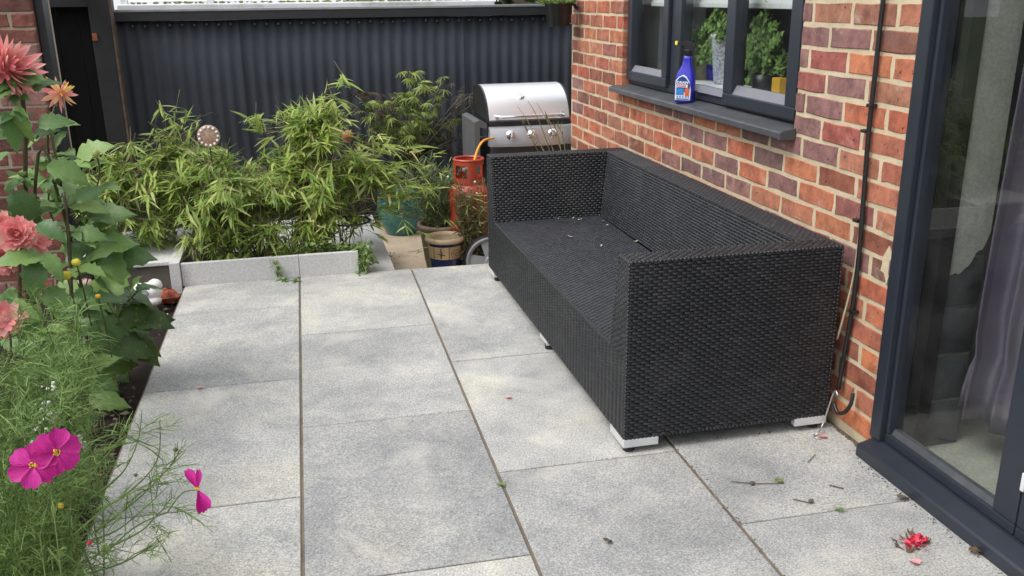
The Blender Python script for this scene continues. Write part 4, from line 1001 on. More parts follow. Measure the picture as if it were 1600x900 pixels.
def shape_mid():
    t_ = random.random()
    if random.random() < 0.05: return Vector((random.uniform(-0.15, 0.27), random.uniform(4.78, 4.98), random.uniform(0.03, 0.2))), Vector((random.uniform(-0.5, 0.5), -0.6, 0.2))
    if t_ < 0.52: return ell((0.06, 5.12, 0.36), (0.30, 0.34, 0.30), -0.9, 0.4)
    if t_ < 0.86: return ell((0.10, 5.12, 0.66), (0.17, 0.2, 0.18), -0.4, 0.25)
    return ell((0.32, 5.05, 0.44), (0.22, 0.22, 0.16), -0.5, 0.4)
ex = []
for (u, v) in [(535, 130), (520, 150), (535, 160), (500, 165), (525, 178), (515, 195), (540, 185), (480, 180), (560, 215), (595, 232), (612, 240), (590, 225), (395, 190), (405, 200), (415, 205), (440, 185), (610, 262), (605, 300), (590, 330),
               (622, 288), (640, 286), (655, 292), (640, 300), (610, 310), (632, 312), (668, 295), (585, 345), (560, 335), (545, 300)]:
    p = at(u, v, 5.08 + random.uniform(-0.1, 0.08)); c0 = Vector((0.12, 5.12, p.z - 0.12))
    ex.append((p, (0.7 if u > 550 else random.uniform(-0.6, 0.5), -0.4, 0.1), [p.lerp(c0, 0.7), p.lerp(c0, 0.35) + Vector((0, 0, 0.03)), p]))
bamboo('bamboo_plant', 'tall lime green bamboo arching over the right end of the planter', (0.08, 5.1, -0.06), (-0.08, 0.26), shape_mid, 1080, [M['bamboo_leaf_lime'], M['bamboo_leaf_lime'], M['bamboo_leaf']], 0.106, 33, ex, pitch=(-0.35, 0.45))

# low green trailing plant over the planter's right end, and a sprig creeping down the panel
LS = lance(0.17, 0.1, 0.15)
def tuft(name, label, cat, pts, mat, n, size, spread, base, stem=True, seed=3):
    random.seed(seed); B = Vector(base); root = thing(name, label, cat, base); mm = []; st = MB()
    P = smooth_pts(pts, 6)
    if stem: st.tube(P, 0.0018, 5); st.obj('stem', M['dahlia_stem'], root, True, -B)
    for _ in range(n):
        p = random.choice(P) + rv() * spread; d_ = (rv() + Vector((0, 0, 0.2))).normalized(); L = size * random.uniform(0.6, 1.3)
        mm.append(Matrix.Translation(-B) @ M4(p, frame_from(d_, Vector((0, 0, 1)) + rv() * 0.4), (L * 1.5, L, L)))
    scatter('foliage', LS[0], LS[1], mat, mm, root, 'stuff'); return root
tuft('trailing_plant', 'bright green trailing plant spilling over the right end of the planter', 'plant', [at(470, 392, 4.82), at(510, 388, 4.82), at(545, 392, 4.80), at(568, 390, 4.76), at(572, 405, 4.72), at(566, 424, 4.71)], M['feather_pale'], 520, 0.028, 0.020, (0.2, 4.8, 0), seed=4)
tuft('creeping_sprig', 'pale green sprig creeping down the planter panel onto the paving', 'plant', [at(422, 402, 4.76), at(430, 412, 4.70), at(437, 428, 4.70), at(450, 437, 4.66), at(472, 440, 4.64)], M['feather_pale'], 60, 0.028, 0.012, (-0.12, 4.7, 0), seed=5)

# scroll feet of an iron stand on the back ledge
ir = thing('iron_stand', 'black wrought iron plant stand with scroll feet on the ledge behind the bamboo', 'plant stand', (0.2, 5.75, 0)); IL = Vector((0.2, 5.75, 0))
for (u, v) in [(537, 350), (573, 338), (562, 352)]:
    q = atZ(u, v, 0.004); b = MB(); pts = [q + Vector((-0.03, 0, 0.22)), q + Vector((-0.03, 0, 0.08)), q + Vector((-0.012, 0, 0.012)), q + Vector((0.012, 0, 0.004)), q + Vector((0.03, 0, 0.02)), q + Vector((0.024, 0, 0.042)), q + Vector((0.01, 0, 0.036))]
    b.tube(smooth_pts(pts, 4), 0.0065, 6); b.obj('leg', M['iron'], ir, True, -IL)
c0 = atZ(555, 345, 0.22); b = MB(); b.lathe([(0.11, 0.0), (0.12, 0.006), (0.11, 0.012), (0.10, 0.006), (0.11, 0.0)], 24, (c0.x - 0.03, c0.y, 0.215)); b.obj('ring', M['iron'], ir, True, -IL)

# garden ornament: round face with a ring of pale beads on a wire stem; second orb in the leaves
oc = at(326, 213, 4.98)
orn = thing('garden_ornament', 'round mosaic ornament ringed with white beads standing above the left bamboo', 'ornament', (oc.x, oc.y, oc.z))
MB().lathe([(0, -0.008), (0.040, -0.006), (0.056, 0.0), (0.058, 0.006), (0, 0.008)], 28, (0, 0, 0), 'y').obj('face', M['mosaic'], orn, 'auto')
for i in range(13):
    a_ = 2 * PI * i / 13; MB().ball((0.047 * math.cos(a_), -0.007, 0.047 * math.sin(a_)), 0.0075, 8).obj('bead', M['pearl'], orn, True)
MB().tube([(0, 0.004, -0.05), (0.01, 0.0, -0.35), (0, 0, -oc.z - 0.05)], 0.003, 6).obj('stem', M['iron'], orn)
sw = MB(); sw.tube(smooth_pts([(-0.02, 0.01, 0.10), (0.03, 0, 0.12), (0.06, 0, 0.09), (0.05, 0, 0.13), (0.07, 0, 0.02), (0.09, 0, -0.09), (0.06, 0, -0.16)], 5), 0.003, 5); sw.obj('wire_scroll', M['iron'], orn)
oc2 = at(543, 213, 5.62)
orn2 = thing('garden_ornament', 'copper red glazed globe ornament half hidden behind the tall bamboo', 'ornament', (oc2.x, oc2.y, oc2.z))
MB().ball((0, 0, 0), 0.036, 20).obj('globe', M['orb'], orn2, True); MB().tube([(0, 0, -0.04), (0, 0, -oc2.z)], 0.004, 6).obj('stem', M['iron'], orn2)

# ------------------------------------------------------------------ Japanese maple in the teal pot
def maple():
    random.seed(9); B = Vector((tp.x, 6.72, 0.0)); root = thing('maple_tree', 'feathery leaved young maple tree growing in the teal pot by the fence', 'tree', B)
    lf_v = []; lf_f = []
    for k in range(7):
        a_ = (k - 3) * 0.42; L = 1.0 - 0.10 * abs(k - 3); o = len(lf_v)
        d_ = Vector((math.sin(a_), math.cos(a_), 0)); sd_ = Vector((d_.y, -d_.x, 0)); pts = [(0, 0.02), (0.35, 0.055), (0.7, 0.04), (1, 0.0)]
        for t_, wv in pts:
            z = -0.45 * (t_ * L) ** 2; q = d_ * t_ * L
            lf_v += [tuple(q - sd_ * wv + Vector((0, 0, z))), tuple(q + sd_ * wv + Vector((0, 0, z)))]
        lf_f += [(o + 2 * i, o + 2 * i + 1, o + 2 * i + 3, o + 2 * i + 2) for i in range(3)]
    tr = MB(); green = []; dark = []
    b0 = Vector((tp.x + 0.05, 6.70, -0.03)); fork = at(642, 255, 6.4)
    tr.tube(smooth_pts([b0, b0.lerp(fork, 0.5) + Vector((0.01, 0, 0)), fork], 4), [0.014 - 0.0006 * i for i in range(9)], 7)
    ends = [(640, 112, 1), (600, 160, 1), (570, 165, 1), (556, 150, 0), (610, 190, 1), (655, 130, 1), (690, 128, 1), (672, 165, 1), (700, 190, 1), (745, 140, 0), (735, 165, 0), (720, 150, 0), (690, 215, 0), (640, 180, 1), (620, 205, 1), (585, 205, 1), (575, 225, 0), (660, 190, 1), (680, 240, 0), (715, 215, 0), (630, 150, 1), (660, 205, 1), (590, 145, 0), (705, 235, 0), (655, 240, 0), (645, 222, 1)]
    limb = {}
    for (u, v, g) in ends:
        p = at(u, v, 6.4 + random.uniform(-0.22, 0.22)); m_ = fork.lerp(p, 0.5) + Vector((0, random.uniform(-0.04, 0.04), 0.05 + random.uniform(-0.03, 0.03)))
        P = smooth_pts([fork, m_, p], 4); tr.tube(P, [0.006 - 0.0005 * i for i in range(9)], 5)
        for _ in range(26 if g else 24):
            t_ = random.random() ** 0.5; c = P[min(8, int(t_ * 8.99))] + Vector((random.gauss(0, 0.055), random.gauss(0, 0.05), random.gauss(0, 0.018)))
            d_ = Vector((random.gauss(0, 1), random.gauss(-0.3, 0.8), random.uniform(-0.5, 0.15))).normalized(); L = random.uniform(0.05, 0.095) * (1.1 if g else 0.85)
            (green if (g and random.random() < 0.82) else dark).append(Matrix.Translation(-B) @ M4(c, frame_from(d_, Vector((0, 0, 1)) + rv() * 0.25), L))
    tr.obj('trunk', M['maple_bark'], root, True, -B)
    cr = link('crown', None, root)
    scatter('green_foliage', lf_v, lf_f, M['maple_leaf'], green, cr, 'stuff'); scatter('bronze_foliage', lf_v, lf_f, M['maple_dark'], dark, cr, 'stuff')
maple()

# grey-green bushy plant in the olive pot
def bushy():
    random.seed(12); B = Vector((POT2.x, 5.5, 0.0)); root = thing('potted_shrub', 'narrow leaved grey green shrub growing in the olive pot', 'shrub', B)
    st = MB(); mm = []
    for _ in range(170):
        a_ = random.uniform(0, 2 * PI); r_ = 0.09 * math.sqrt(random.random()); p0 = Vector((POT2.x + r_ * math.cos(a_), 5.5 + r_ * math.sin(a_), 0.0))
        out = Vector((random.gauss(0, 0.12) - 0.01, random.gauss(-0.03, 0.08), 0)); hgt = random.uniform(0.14, 0.42)
        p2 = p0 + out * 1.3 + Vector((0, 0, hgt)); p1 = p0.lerp(p2, 0.5) - out * 0.25
        P = smooth_pts([p0, p1, p2], 5); st.tube(P, 0.0016, 4)
        for _ in range(20):
            i = random.randint(2, 10); d_ = (P[min(10, i)] - P[max(0, i - 1)]).normalized() + rv() * 0.45; L = random.uniform(0.025, 0.05)
            mm.append(Matrix.Translation(-B) @ M4(P[i], frame_from(d_, rv() + Vector((0, -0.3, 1))), (L * 1.2, L, L)))
    # taller leafy shoots behind
    for (u, v) in [(640, 262), (652, 252), (662, 258), (672, 250), (684, 262), (630, 275), (700, 268), (695, 280), (660, 275), (648, 290), (675, 280), (685, 295), (640, 305), (665, 300), (705, 300), (655, 318), (690, 315)]:
        p2 = at(u, v, 5.46 + random.uniform(-0.1, 0.08)); p0 = Vector((POT2.x, 5.5, 0.02)); P = smooth_pts([p0, p0.lerp(p2, 0.55) + Vector((0, 0, 0.06)), p2], 6); st.tube(P, 0.0018, 4)
        for i in range(4, 13):
            for s_ in (-1, 1):
                d_ = (P[min(i, 12)] - P[i - 1]).normalized() * 0.6 + Vector((s_ * 0.6, -0.2, 0.2)) + rv() * 0.15; L = random.uniform(0.045, 0.07)
                mm.append(Matrix.Translation(-B) @ M4(P[i], frame_from(d_, rv() * 0.4 + Vector((0, -0.3, 1))), (L * 1.2, L, L)))
    st.obj('stems', M['culm'], root, True, -B); scatter('foliage', LB[0], LB[1], M['grey_leaf'], mm, root, 'stuff')
bushy()
def straggle():
    random.seed(14); B = Vector((1.02, 5.3, -0.25)); root = thing('straggly_plant', 'straggly yellowing plant in front of the red gas cylinder', 'plant', B)
    st = MB(); mm = []; fl = MB()
    for _ in range(54):
        p0 = Vector((random.uniform(0.90, 1.06), random.uniform(5.12, 5.24), -0.25)); tgt = at(random.uniform(712, 760), random.uniform(285, 352), random.uniform(5.12, 5.25))
        P = smooth_pts([p0, p0.lerp(tgt, 0.55) + Vector((random.uniform(-0.03, 0.03), 0, 0.05)), tgt], 6); st.tube(P, 0.0015, 4)
        for i in range(3, 13):
            for _ in range(3):
                d_ = rv() + Vector((0, 0, 0.5)); L = random.uniform(0.03, 0.055); mm.append(Matrix.Translation(-B) @ M4(P[i], frame_from(d_, rv()), (L * 1.3, L, L)))
    for (u, v) in [(742, 284), (745, 302), (700, 276)]:
        p = at(u, v, 5.2) - B; fl.ball(p, 0.008, 7, (1, 1, 0.8), 0.2)
    st.obj('stems', M['dry_stalk'], root, True, -B); scatter('foliage', LB[0], LB[1], M['dry_stalk'], mm, root, 'stuff'); fl.obj('white_flower', M['white_petal'], root)
straggle()

def stalks():
    random.seed(18); B = Vector((1.3, 4.62, 0.0)); root = thing('grass_stalks', 'few long dry grass stalks rising behind the sofa in front of the barbecue', 'grass', B)
    for pts, g in ([[(858, 250), (838, 215), (822, 185), (808, 166)], 0], [[(862, 246), (852, 215), (838, 180), (825, 158)], 0], [[(882, 246), (868, 215), (853, 185), (839, 161)], 0], [[(878, 244), (870, 205), (858, 190), (855, 186)], 1], [[(846, 246), (836, 228), (824, 205), (818, 196)], 1], [[(884, 244), (880, 215), (872, 196)], 1], [[(868, 248), (862, 228), (852, 205)], 0]):
        b = MB(); P = smooth_pts([at(u, v, 4.62 + 0.02 * i) for i, (u, v) in enumerate(pts)], 5); b.tube([Vector((P[0].x, 4.62, 0.1))] + P, [0.0032] + [0.0030 - 0.0018 * i / len(P) for i in range(len(P))], 5)
        if g:
            for i in range(8):
                p = P[random.randint(2, len(P) - 1)]; d_ = Vector((random.uniform(-0.4, 0.4), 0, random.uniform(0.2, 1))); b.ribbon([p, p + d_ * 0.03, p + d_ * 0.055 + Vector((0, 0, -0.008))], [0.006, 0.005, 0.001], Vector((0, 1, 0)))
        b.obj('stalk', M['dry_stalk'], root, True, -B)
stalks()

# ------------------------------------------------------------------ dahlias and cosmos
DL_M = []
for i in range(5):
    b = MB(); b.add(*dahlia_leaf(i)); DL_M.append(b.mesh('leaf', M['dahlia_leaf_old'] if i == 4 else M['dahlia_leaf'], True))
def petal_mesh(name, mat, wd, cup, tip):
    v = []; f_ = []; n = 5
    for i in range(n + 1):
        t_ = i / n; wv = wd * (math.sin(PI * (0.12 + 0.88 * t_ ** (1.1 if tip else 1.5))) ** 0.7 if i < n else (0.02 if tip else 0.55))
        z = cup * t_ * t_; v += [(-wv, t_, z + 0.35 * wv), (0, t_ + (0 if tip or i < n else -0.05), z), (wv, t_, z + 0.35 * wv)]
    for i in range(n):
        for j in range(2): f_.append((i * 3 + j, i * 3 + j + 1, (i + 1) * 3 + j + 1, (i + 1) * 3 + j))
    b = MB(); b.add(v, f_); return b.mesh(name, mat, True)
PET_BIG = petal_mesh('petal', M['petal_coral'], 0.13, 0.34, True)
PET_YEL = petal_mesh('petal', M['petal_yellowpink'], 0.15, 0.32, True)
PET_RND = petal_mesh('petal', M['petal_coral'], 0.30, 0.35, False)
def dahlia_flower(root, B, pos, face, radius, rings, pet, label=None, center=True):
    face = Vector(face).normalized(); fl = link('flower', None, root, Vector(pos) - B)
    fl.rotation_euler = frame_from(face.orthogonal(), face).to_euler()
    if label: fl['label'] = label
    for (n, el, L, z) in rings:
        for i in range(n):
            a_ = 2 * PI * (i + 0.5 * random.random()) / n + el * 3; e = el + random.uniform(-0.22, 0.22)
            d_ = Vector((math.cos(a_) * math.cos(e), math.sin(a_) * math.cos(e), math.sin(e)))
            nn_ = Vector((-math.cos(a_) * math.sin(e), -math.sin(a_) * math.sin(e), math.cos(e))) + rv() * 0.12
            o = link('petal', pet, fl); o.matrix_local = M4(d_ * radius * 0.12 + Vector((0, 0, z * radius)), frame_from(d_, nn_), radius * L * random.uniform(0.75, 1.15))
    if center: MB().ball((0, 0, radius * 0.12), radius * 0.22, 10, (1, 1, 0.8), 0.1).obj('flower_centre', M['yellow'] if center == 'y' else M['petal_coral'], fl)
    return fl
FULL = [(17, -0.75, 1.05, -0.05), (20, -0.35, 1.1, 0.0), (20, 0.0, 1.05, 0.03), (18, 0.3, 1.0, 0.06), (15, 0.6, 0.9, 0.08), (11, 0.95, 0.75, 0.1), (7, 1.3, 0.55, 0.12)]
BALL = [(14, -0.35, 0.95, 0), (14, 0.0, 0.95, 0.05), (13, 0.3, 0.9, 0.1), (11, 0.6, 0.8, 0.15), (9, 0.9, 0.65, 0.2), (6, 1.2, 0.5, 0.22)]
OPEN = [(9, -0.5, 0.9, 0), (9, -0.1, 0.95, 0.02), (7, 0.4, 0.7, 0.05)]
def stem_to(root, B, pts, r0, r1, name='stem'):
    P = smooth_pts(pts, 5); MB().tube(P, [r0 + (r1 - r0) * i / (len(P) - 1) for i in range(len(P))], 7).obj(name, M['dahlia_stem'], root, True, -B); return P
def put_leaf(root, B, p, d_, L, nrm=None, k=None):
    o = link('leaf', DL_M[k if k is not None else random.randrange(4)], root)
    o.matrix_local = M4(Vector(p) - B, frame_from(d_, nrm or (Vector((0.1, -0.55, 1)) + rv() * 0.3)), (L * random.uniform(0.85, 1.15), L, L))
def leaf_clothed(root, B, P, n, L0, L1, lo=2):
    for _ in range(n):
        i = random.randint(lo, len(P) - 3); a_ = random.uniform(0, 2 * PI)
        d_ = Vector((math.cos(a_), math.sin(a_) - 0.35, random.uniform(-0.35, 0.55))).normalized()
        L = random.uniform(L0, L1); q = P[i] + d_ * random.uniform(0.02, 0.06)
        MB().tube([P[i], q], 0.0022, 4).obj('leaf_stalk', M['dahlia_stem'], root, False, -B)
        put_leaf(root, B, q, d_, L)
        if random.random() < 0.6:
            for s_ in (-1, 1):
                dd = (d_ + Vector((-d_.y, d_.x, 0)) * s_ * 1.1).normalized(); put_leaf(root, B, q - d_ * 0.01, dd, L * 0.65)
random.seed(31)
# tall dahlia with the big bloom
B1 = Vector((-0.93, 3.25, -0.02)); dh1 = thing('dahlia_plant', 'tall dahlia with a huge spiky coral bloom at the top left edge', 'dahlia', B1)
top1 = at(10, 108, 3.05)
P = stem_to(dh1, B1, [B1, B1 + Vector((0.02, -0.05, 0.5)), at(38, 175, 3.08), top1 + Vector((0, 0.02, -0.02))], 0.010, 0.005)
dahlia_flower(dh1, B1, top1, (0.80, -0.50, 0.28), 0.084, FULL, PET_BIG)
leaf_clothed(dh1, B1, P, 26, 0.06, 0.11, 3)
P2 = stem_to(dh1, B1, [P[4], at(60, 240, 3.1), at(95, 290, 3.12), at(72, 180, 3.2)], 0.006, 0.004)
for (u, v, du, dv, L) in [(8, 180, 20, 45, 0.12), (30, 165, 10, 60, 0.12), (15, 240, -40, 30, 0.13), (60, 195, 60, -10, 0.10), (75, 260, 60, 20, 0.13), (20, 300, 30, 40, 0.15)]:
    p = at(u, v, 3.0); put_leaf(dh1, B1, p, at(u + du, v + dv, 3.0) - p, L)
# second dahlia: small peach yellow bloom on a thin stalk
B2 = Vector((-0.83, 3.45, -0.02)); dh2 = thing('dahlia_plant', 'dahlia with a small peach and yellow bloom on a thin stalk before the dark gate', 'dahlia', B2)
top2 = at(94, 146, 3.3)
P = stem_to(dh2, B2, [B2, B2 + Vector((0.03, 0, 0.45)), at(77, 250, 3.3), at(82, 180, 3.3), top2 + Vector((-0.005, 0.02, -0.01))], 0.007, 0.0025)
dahlia_flower(dh2, B2, top2, (0.85, -0.30, 0.12), 0.056, [(8, -0.8, 0.95, 0), (9, -0.25, 1.0, 0.02), (8, 0.3, 0.85, 0.05), (5, 0.9, 0.6, 0.08)], PET_YEL, center='y')
leaf_clothed(dh2, B2, P[:-8], 28, 0.06, 0.115, 3)
for (u, v, du, dv, L) in [(78, 200, 50, -15, 0.10), (80, 205, -30, 10, 0.09), (85, 235, 18, -40, 0.09), (80, 290, 20, -50, 0.12), (95, 310, 60, -30, 0.13), (110, 320, 55, 5, 0.13)]:
    p = at(u, v, 3.25); put_leaf(dh2, B2, p, at(u + du, v + dv, 3.22) - p, L)
for (u, v, s_, mt) in [(150, 240, 0.013, 'green_bud'), (76, 297, 0.010, 'green_bud')]:
    p = at(u, v, 3.35); MB().ball(p - B2, s_, 10, (1, 1, 1.15)).obj('bud', M[mt], dh2, True)
    stem_to(dh2, B2, [p, p + Vector((-0.01, 0.02, -0.10)), P[6]], 0.003, 0.003)
# leafy middle dahlia with ball blooms
B3 = Vector((-0.86, 2.95, -0.02)); dh3 = thing('dahlia_plant', 'bushy dahlia with round coral ball blooms and broad dark leaves', 'dahlia', B3)
P = stem_to(dh3, B3, [B3, B3 + Vector((-0.02, -0.05, 0.3)), at(30, 400, 2.85), at(27, 372, 2.84)], 0.009, 0.004)
dahlia_flower(dh3, B3, at(27, 368, 2.80), (0.2, -0.9, 0.45), 0.050, BALL, PET_RND)
dahlia_flower(dh3, B3, at(2, 358, 2.88), (-0.2, -0.9, 0.35), 0.046, BALL, PET_RND)
dahlia_flower(dh3, B3, at(58, 378, 2.92), (0.6, -0.5, 0.1), 0.042, OPEN, PET_RND)
dahlia_flower(dh3, B3, at(10, 402, 2.90), (0.1, -0.9, 0.0), 0.048, BALL, PET_RND)
for (u, v, du, dv, L) in [(65, 400, -48, 5, 0.13), (62, 405, -12, 42, 0.125), (66, 398, 26, 24, 0.10), (25, 520, -40, 10, 0.12), (10, 480, 30, 10, 0.11), (75, 450, 20, 30, 0.11), (40, 480, 10, 40, 0.12), (60, 350, 30, 15, 0.10)]:
    p = at(u, v, 2.78); put_leaf(dh3, B3, p, at(u + du, v + dv, 2.74) - p, L)
P = stem_to(dh3, B3, [B3 + Vector((0.05, 0.1, 0)), at(112, 560, 3.0), at(112, 480, 3.0), at(108, 380, 3.05), at(100, 300, 3.1)], 0.008, 0.005)
leaf_clothed(dh3, B3, P, 26, 0.08, 0.13, 2)
for (u, v, s_) in [(119, 410, 0.0125), (104, 430, 0.0145), (73, 458, 0.008), (153, 463, 0.008)]:
    p = at(u, v, 2.82); MB().ball(p - B3, s_, 10, (1.1, 1, 0.9), 0.08).obj('bud', M['yellow_bud' if v < 450 else 'yellow'], dh3, True)
    stem_to(dh3, B3, [p, p + Vector((0.005, 0.01, -0.08)), p + Vector((0.0, 0.06, -0.22))], 0.0022, 0.0025)
# right hand dahlia: broad leaves over the paving edge
B4 = Vector((-0.72, 3.55, -0.02)); dh4 = thing('dahlia_plant', 'broad leaved dahlia without blooms leaning over the paving edge', 'dahlia', B4)
P = stem_to(dh4, B4, [B4, at(150, 470, 3.5), at(150, 400, 3.5), at(160, 340, 3.5)], 0.008, 0.005)
for (u, v, du, dv, L, k) in [(135, 400, 70, -50, 0.20, 0), (160, 405, 75, -8, 0.19, 1), (150, 395, 50, 30, 0.16, 2), (178, 490, 75, 10, 0.20, 4), (160, 470, 30, -60, 0.17, 3), (130, 370, -20, 30, 0.16, 0), (190, 520, 45, 20, 0.15, 4), (170, 530, 60, 20, 0.16, 4), (150, 500, 40, 45, 0.18, 1), (140, 350, 55, -35, 0.16, 2), (125, 345, 60, -10, 0.17, 3), (120, 330, 50, -55, 0.15, 0),
                             (200, 400, 55, -45, 0.11, 4), (130, 560, 40, 20, 0.15, 0), (145, 575, 35, -5, 0.14, 4), (150, 585, 20, 20, 0.12, 1), (165, 600, 15, 40, 0.13, 0), (140, 540, 40, 50, 0.15, 2), (120, 440, -25, 30, 0.15, 1), (100, 460, -40, 5, 0.14, 3), (205, 465, 15, -60, 0.10, 1), (215, 455, 45, -20, 0.09, 2), (110, 500, 45, 15, 0.15, 3), (150, 440, 50, 40, 0.17, 0),
                             (185, 500, 72, -4, 0.19, 4), (195, 535, 40, 22, 0.14, 4), (165, 560, 45, 22, 0.15, 1), (150, 605, 30, 30, 0.13, 2), (140, 620, 45, 8, 0.13, 0), (180, 455, 60, 15, 0.15, 3), (120, 590, 30, 25, 0.14, 3), (105, 575, 50, 5, 0.15, 1), (165, 515, 25, 45, 0.15, 0)]:
    p = at(u, v, 3.38 + random.uniform(-0.12, 0.12)); put_leaf(dh4, B4, p, at(u + du, v + dv, 3.31 + random.uniform(-0.08, 0.06)) - p, L * 1.12, k=k)
    q = P[min(len(P) - 1, max(0, random.randint(1, 12)))]
    MB().tube([q, p.lerp(q, 0.5) + Vector((0, 0, 0.02)), p], 0.0025, 4).obj('leaf_stalk', M['dahlia_stem'], dh4, False, -B4)
leaf_clothed(dh4, B4, P, 16, 0.10, 0.16, 1)
for u, v in [(120, 250), (128, 275), (100, 265), (105, 320), (150, 300), (60, 320), (45, 345), (20, 340), (70, 300)]:
    p = at(u, v, 3.5); put_leaf(dh4, B4, p, Vector((random.uniform(-0.6, 1), -0.4, random.uniform(-0.3, 0.8))), random.uniform(0.12, 0.17))
# small low dahlia bloom at left edge
B5 = Vector((-0.93, 2.6, -0.02)); dh5 = thing('dahlia_plant', 'low dahlia with one small open coral bloom at the left edge of the bed', 'dahlia', B5)
p = at(10, 500, 2.6); stem_to(dh5, B5, [B5, B5.lerp(p, 0.6) + Vector((0.03, 0, 0.05)), p + Vector((0, 0.02, -0.01))], 0.005, 0.003)
dahlia_flower(dh5, B5, p, (0.5, -0.75, 0.45), 0.046, OPEN, PET_RND)
for u, v in [(60, 520), (30, 540), (100, 525), (90, 560), (20, 470), (120, 545)]:
    q = at(u, v, 2.75); put_leaf(dh5, B5, q, Vector((random.uniform(-1, 1), -0.5, random.uniform(-0.2, 0.5))), random.uniform(0.09, 0.13))

def thread_leaf(b, p, d_, L, n, wd, droop=0.3):
    """a feathery leaf: a midrib with thin forked threads"""
    d_ = Vector(d_).normalized(); side = d_.cross(Vector((0, 0, 1))) + rv() * 0.3; side.normalize(); up_ = side.cross(d_)
    rib = [p + d_ * (L * t_) + Vector((0, 0, -droop * L * t_ * t_)) for t_ in (0, 0.35, 0.7, 1.0)]
    b.ribbon(rib, [wd, wd, wd * 0.8, wd * 0.5], rv())
    for i in range(n):
        t_ = 0.15 + 0.8 * (i / n); q = p + d_ * (L * t_) + Vector((0, 0, -droop * L * t_ * t_)); s_ = 1 if i % 2 else -1
        wd_ = wd * random.uniform(0.5, 1.5); l2 = L * random.uniform(0.28, 0.55) * (1.1 - 0.5 * t_); dd = (d_ * random.uniform(0.5, 0.9) + side * s_ * random.uniform(0.5, 1) + up_ * random.uniform(-0.4, 0.5)).normalized()
        b.ribbon([q, q + dd * l2 * 0.5, q + dd * l2 + Vector((0, 0, -0.2 * l2)) + d_ * l2 * 0.25], [wd_ * 0.8, wd_ * 0.8, wd_ * 0.3], rv())
def feathery(name, label, base, n_stems, tgt, n_leaf, Lr, wd, mat, seed, r=0.0022, extra=()):
    random.seed(seed); B = Vector(base); root = thing(name, label, 'plant', base); b = MB(); st = MB()
    paths = []
    for _ in range(n_stems):
        q = tgt(); p0 = B + Vector((random.gauss(0, 0.10), random.gauss(0, 0.14), 0)); 
        paths.append(smooth_pts([p0, p0.lerp(q, 0.5) + Vector((random.gauss(0, 0.03), random.gauss(0, 0.03), 0.05)), q], 6))
    nx = len(paths)
    for e in extra: paths.append(smooth_pts(e, 6))
    for pi_, P in enumerate(paths):
        st.tube(P, [r * (1.2 - 0.9 * i / (len(P) - 1)) for i in range(len(P))], 4)
        for _ in range(n_leaf if pi_ < nx else 8):
            i = random.randint(2, len(P) - 1); ax = (P[i] - P[i - 1]).normalized()
            d_ = ax * random.uniform(0.3, 1.0) + rv() * 0.6; thread_leaf(b, P[i], d_, random.uniform(*Lr), random.randint(6, 11), wd)
    st.v = [tuple(Vector(v) - B) for v in st.v]; b.v = [tuple(Vector(v) - B) for v in b.v]
    st.obj('stems', M['dahlia_stem'] if mat == 'x' else M[mat], root, True)
    o = b.obj('foliage', M[mat], root); o['kind'] = 'stuff'
    return root, B
def tg_front():
    return at(random.uniform(-60, 150), random.uniform(560, 900), random.uniform(1.75, 2.25))
ext = []
for pts in ([(140, 780), (190, 740), (215, 690), (222, 640)], [(150, 800), (200, 770), (245, 720), (250, 655)], [(150, 830), (215, 780), (265, 730), (290, 705)], [(120, 850), (180, 830), (230, 790), (262, 760)], [(160, 860), (220, 830), (250, 800), (268, 790)], [(130, 760), (160, 720), (185, 690), (200, 680)], [(120, 900), (190, 880), (240, 850), (245, 840)], [(110, 840), (170, 790), (225, 760), (255, 740)]):
    ext.append([at(u, v, 1.85 - 0.03 * i) for i, (u, v) in enumerate(pts)])
cosA, CB = feathery('cosmos_plant', 'feathery leaved cosmos in the front left corner with bright magenta flowers', (-0.72, 1.95, -0.02), 70, tg_front, 17, (0.05, 0.11), 0.0021, 'feather', 41, extra=ext)
def tg_back(): return at(random.uniform(-40, 130), random.uniform(470, 640), random.uniform(2.25, 2.6))
feathery('cosmos_plant', 'flowerless feathery cosmos mass behind the magenta flowers at the left edge', (-0.85, 2.4, -0.02), 36, tg_back, 14, (0.06, 0.12), 0.0023, 'feather', 43)
# needle leaved pale plant
def needle():
    random.seed(47); p0 = at(95, 620, 2.55); B = Vector((p0.x, 2.55, -0.02)); root = thing('needle_leaf_plant', 'pale green needle leaved clump below the yellow buds', 'plant', B); b = MB(); st = MB()
    for (u, v) in [(95, 540), (110, 520), (70, 560), (130, 545), (90, 570), (115, 575), (140, 535), (75, 530), (105, 490), (120, 475), (125, 505), (60, 545)]:
        p = at(u, v, 2.5 + random.uniform(-0.06, 0.06)); P = smooth_pts([B + Vector((random.gauss(0, 0.03), 0, 0)), B.lerp(p, 0.6), p], 5); st.tube([q - B for q in P], 0.0025, 5)
        for _ in range(42):
            i = random.randint(4, 10); d_ = (rv() + Vector((0, -0.2, 0.5))).normalized(); L = random.uniform(0.05, 0.10); q = P[i] - B
            b.ribbon([q, q + d_ * L * 0.5, q + d_ * L + Vector((0, 0, -0.25 * L))], [0.003, 0.0028, 0.0008], rv())
    st.obj('stems', M['feather_pale'], root, True); o = b.obj('foliage', M['feather_pale'], root); o['kind'] = 'stuff'
needle()
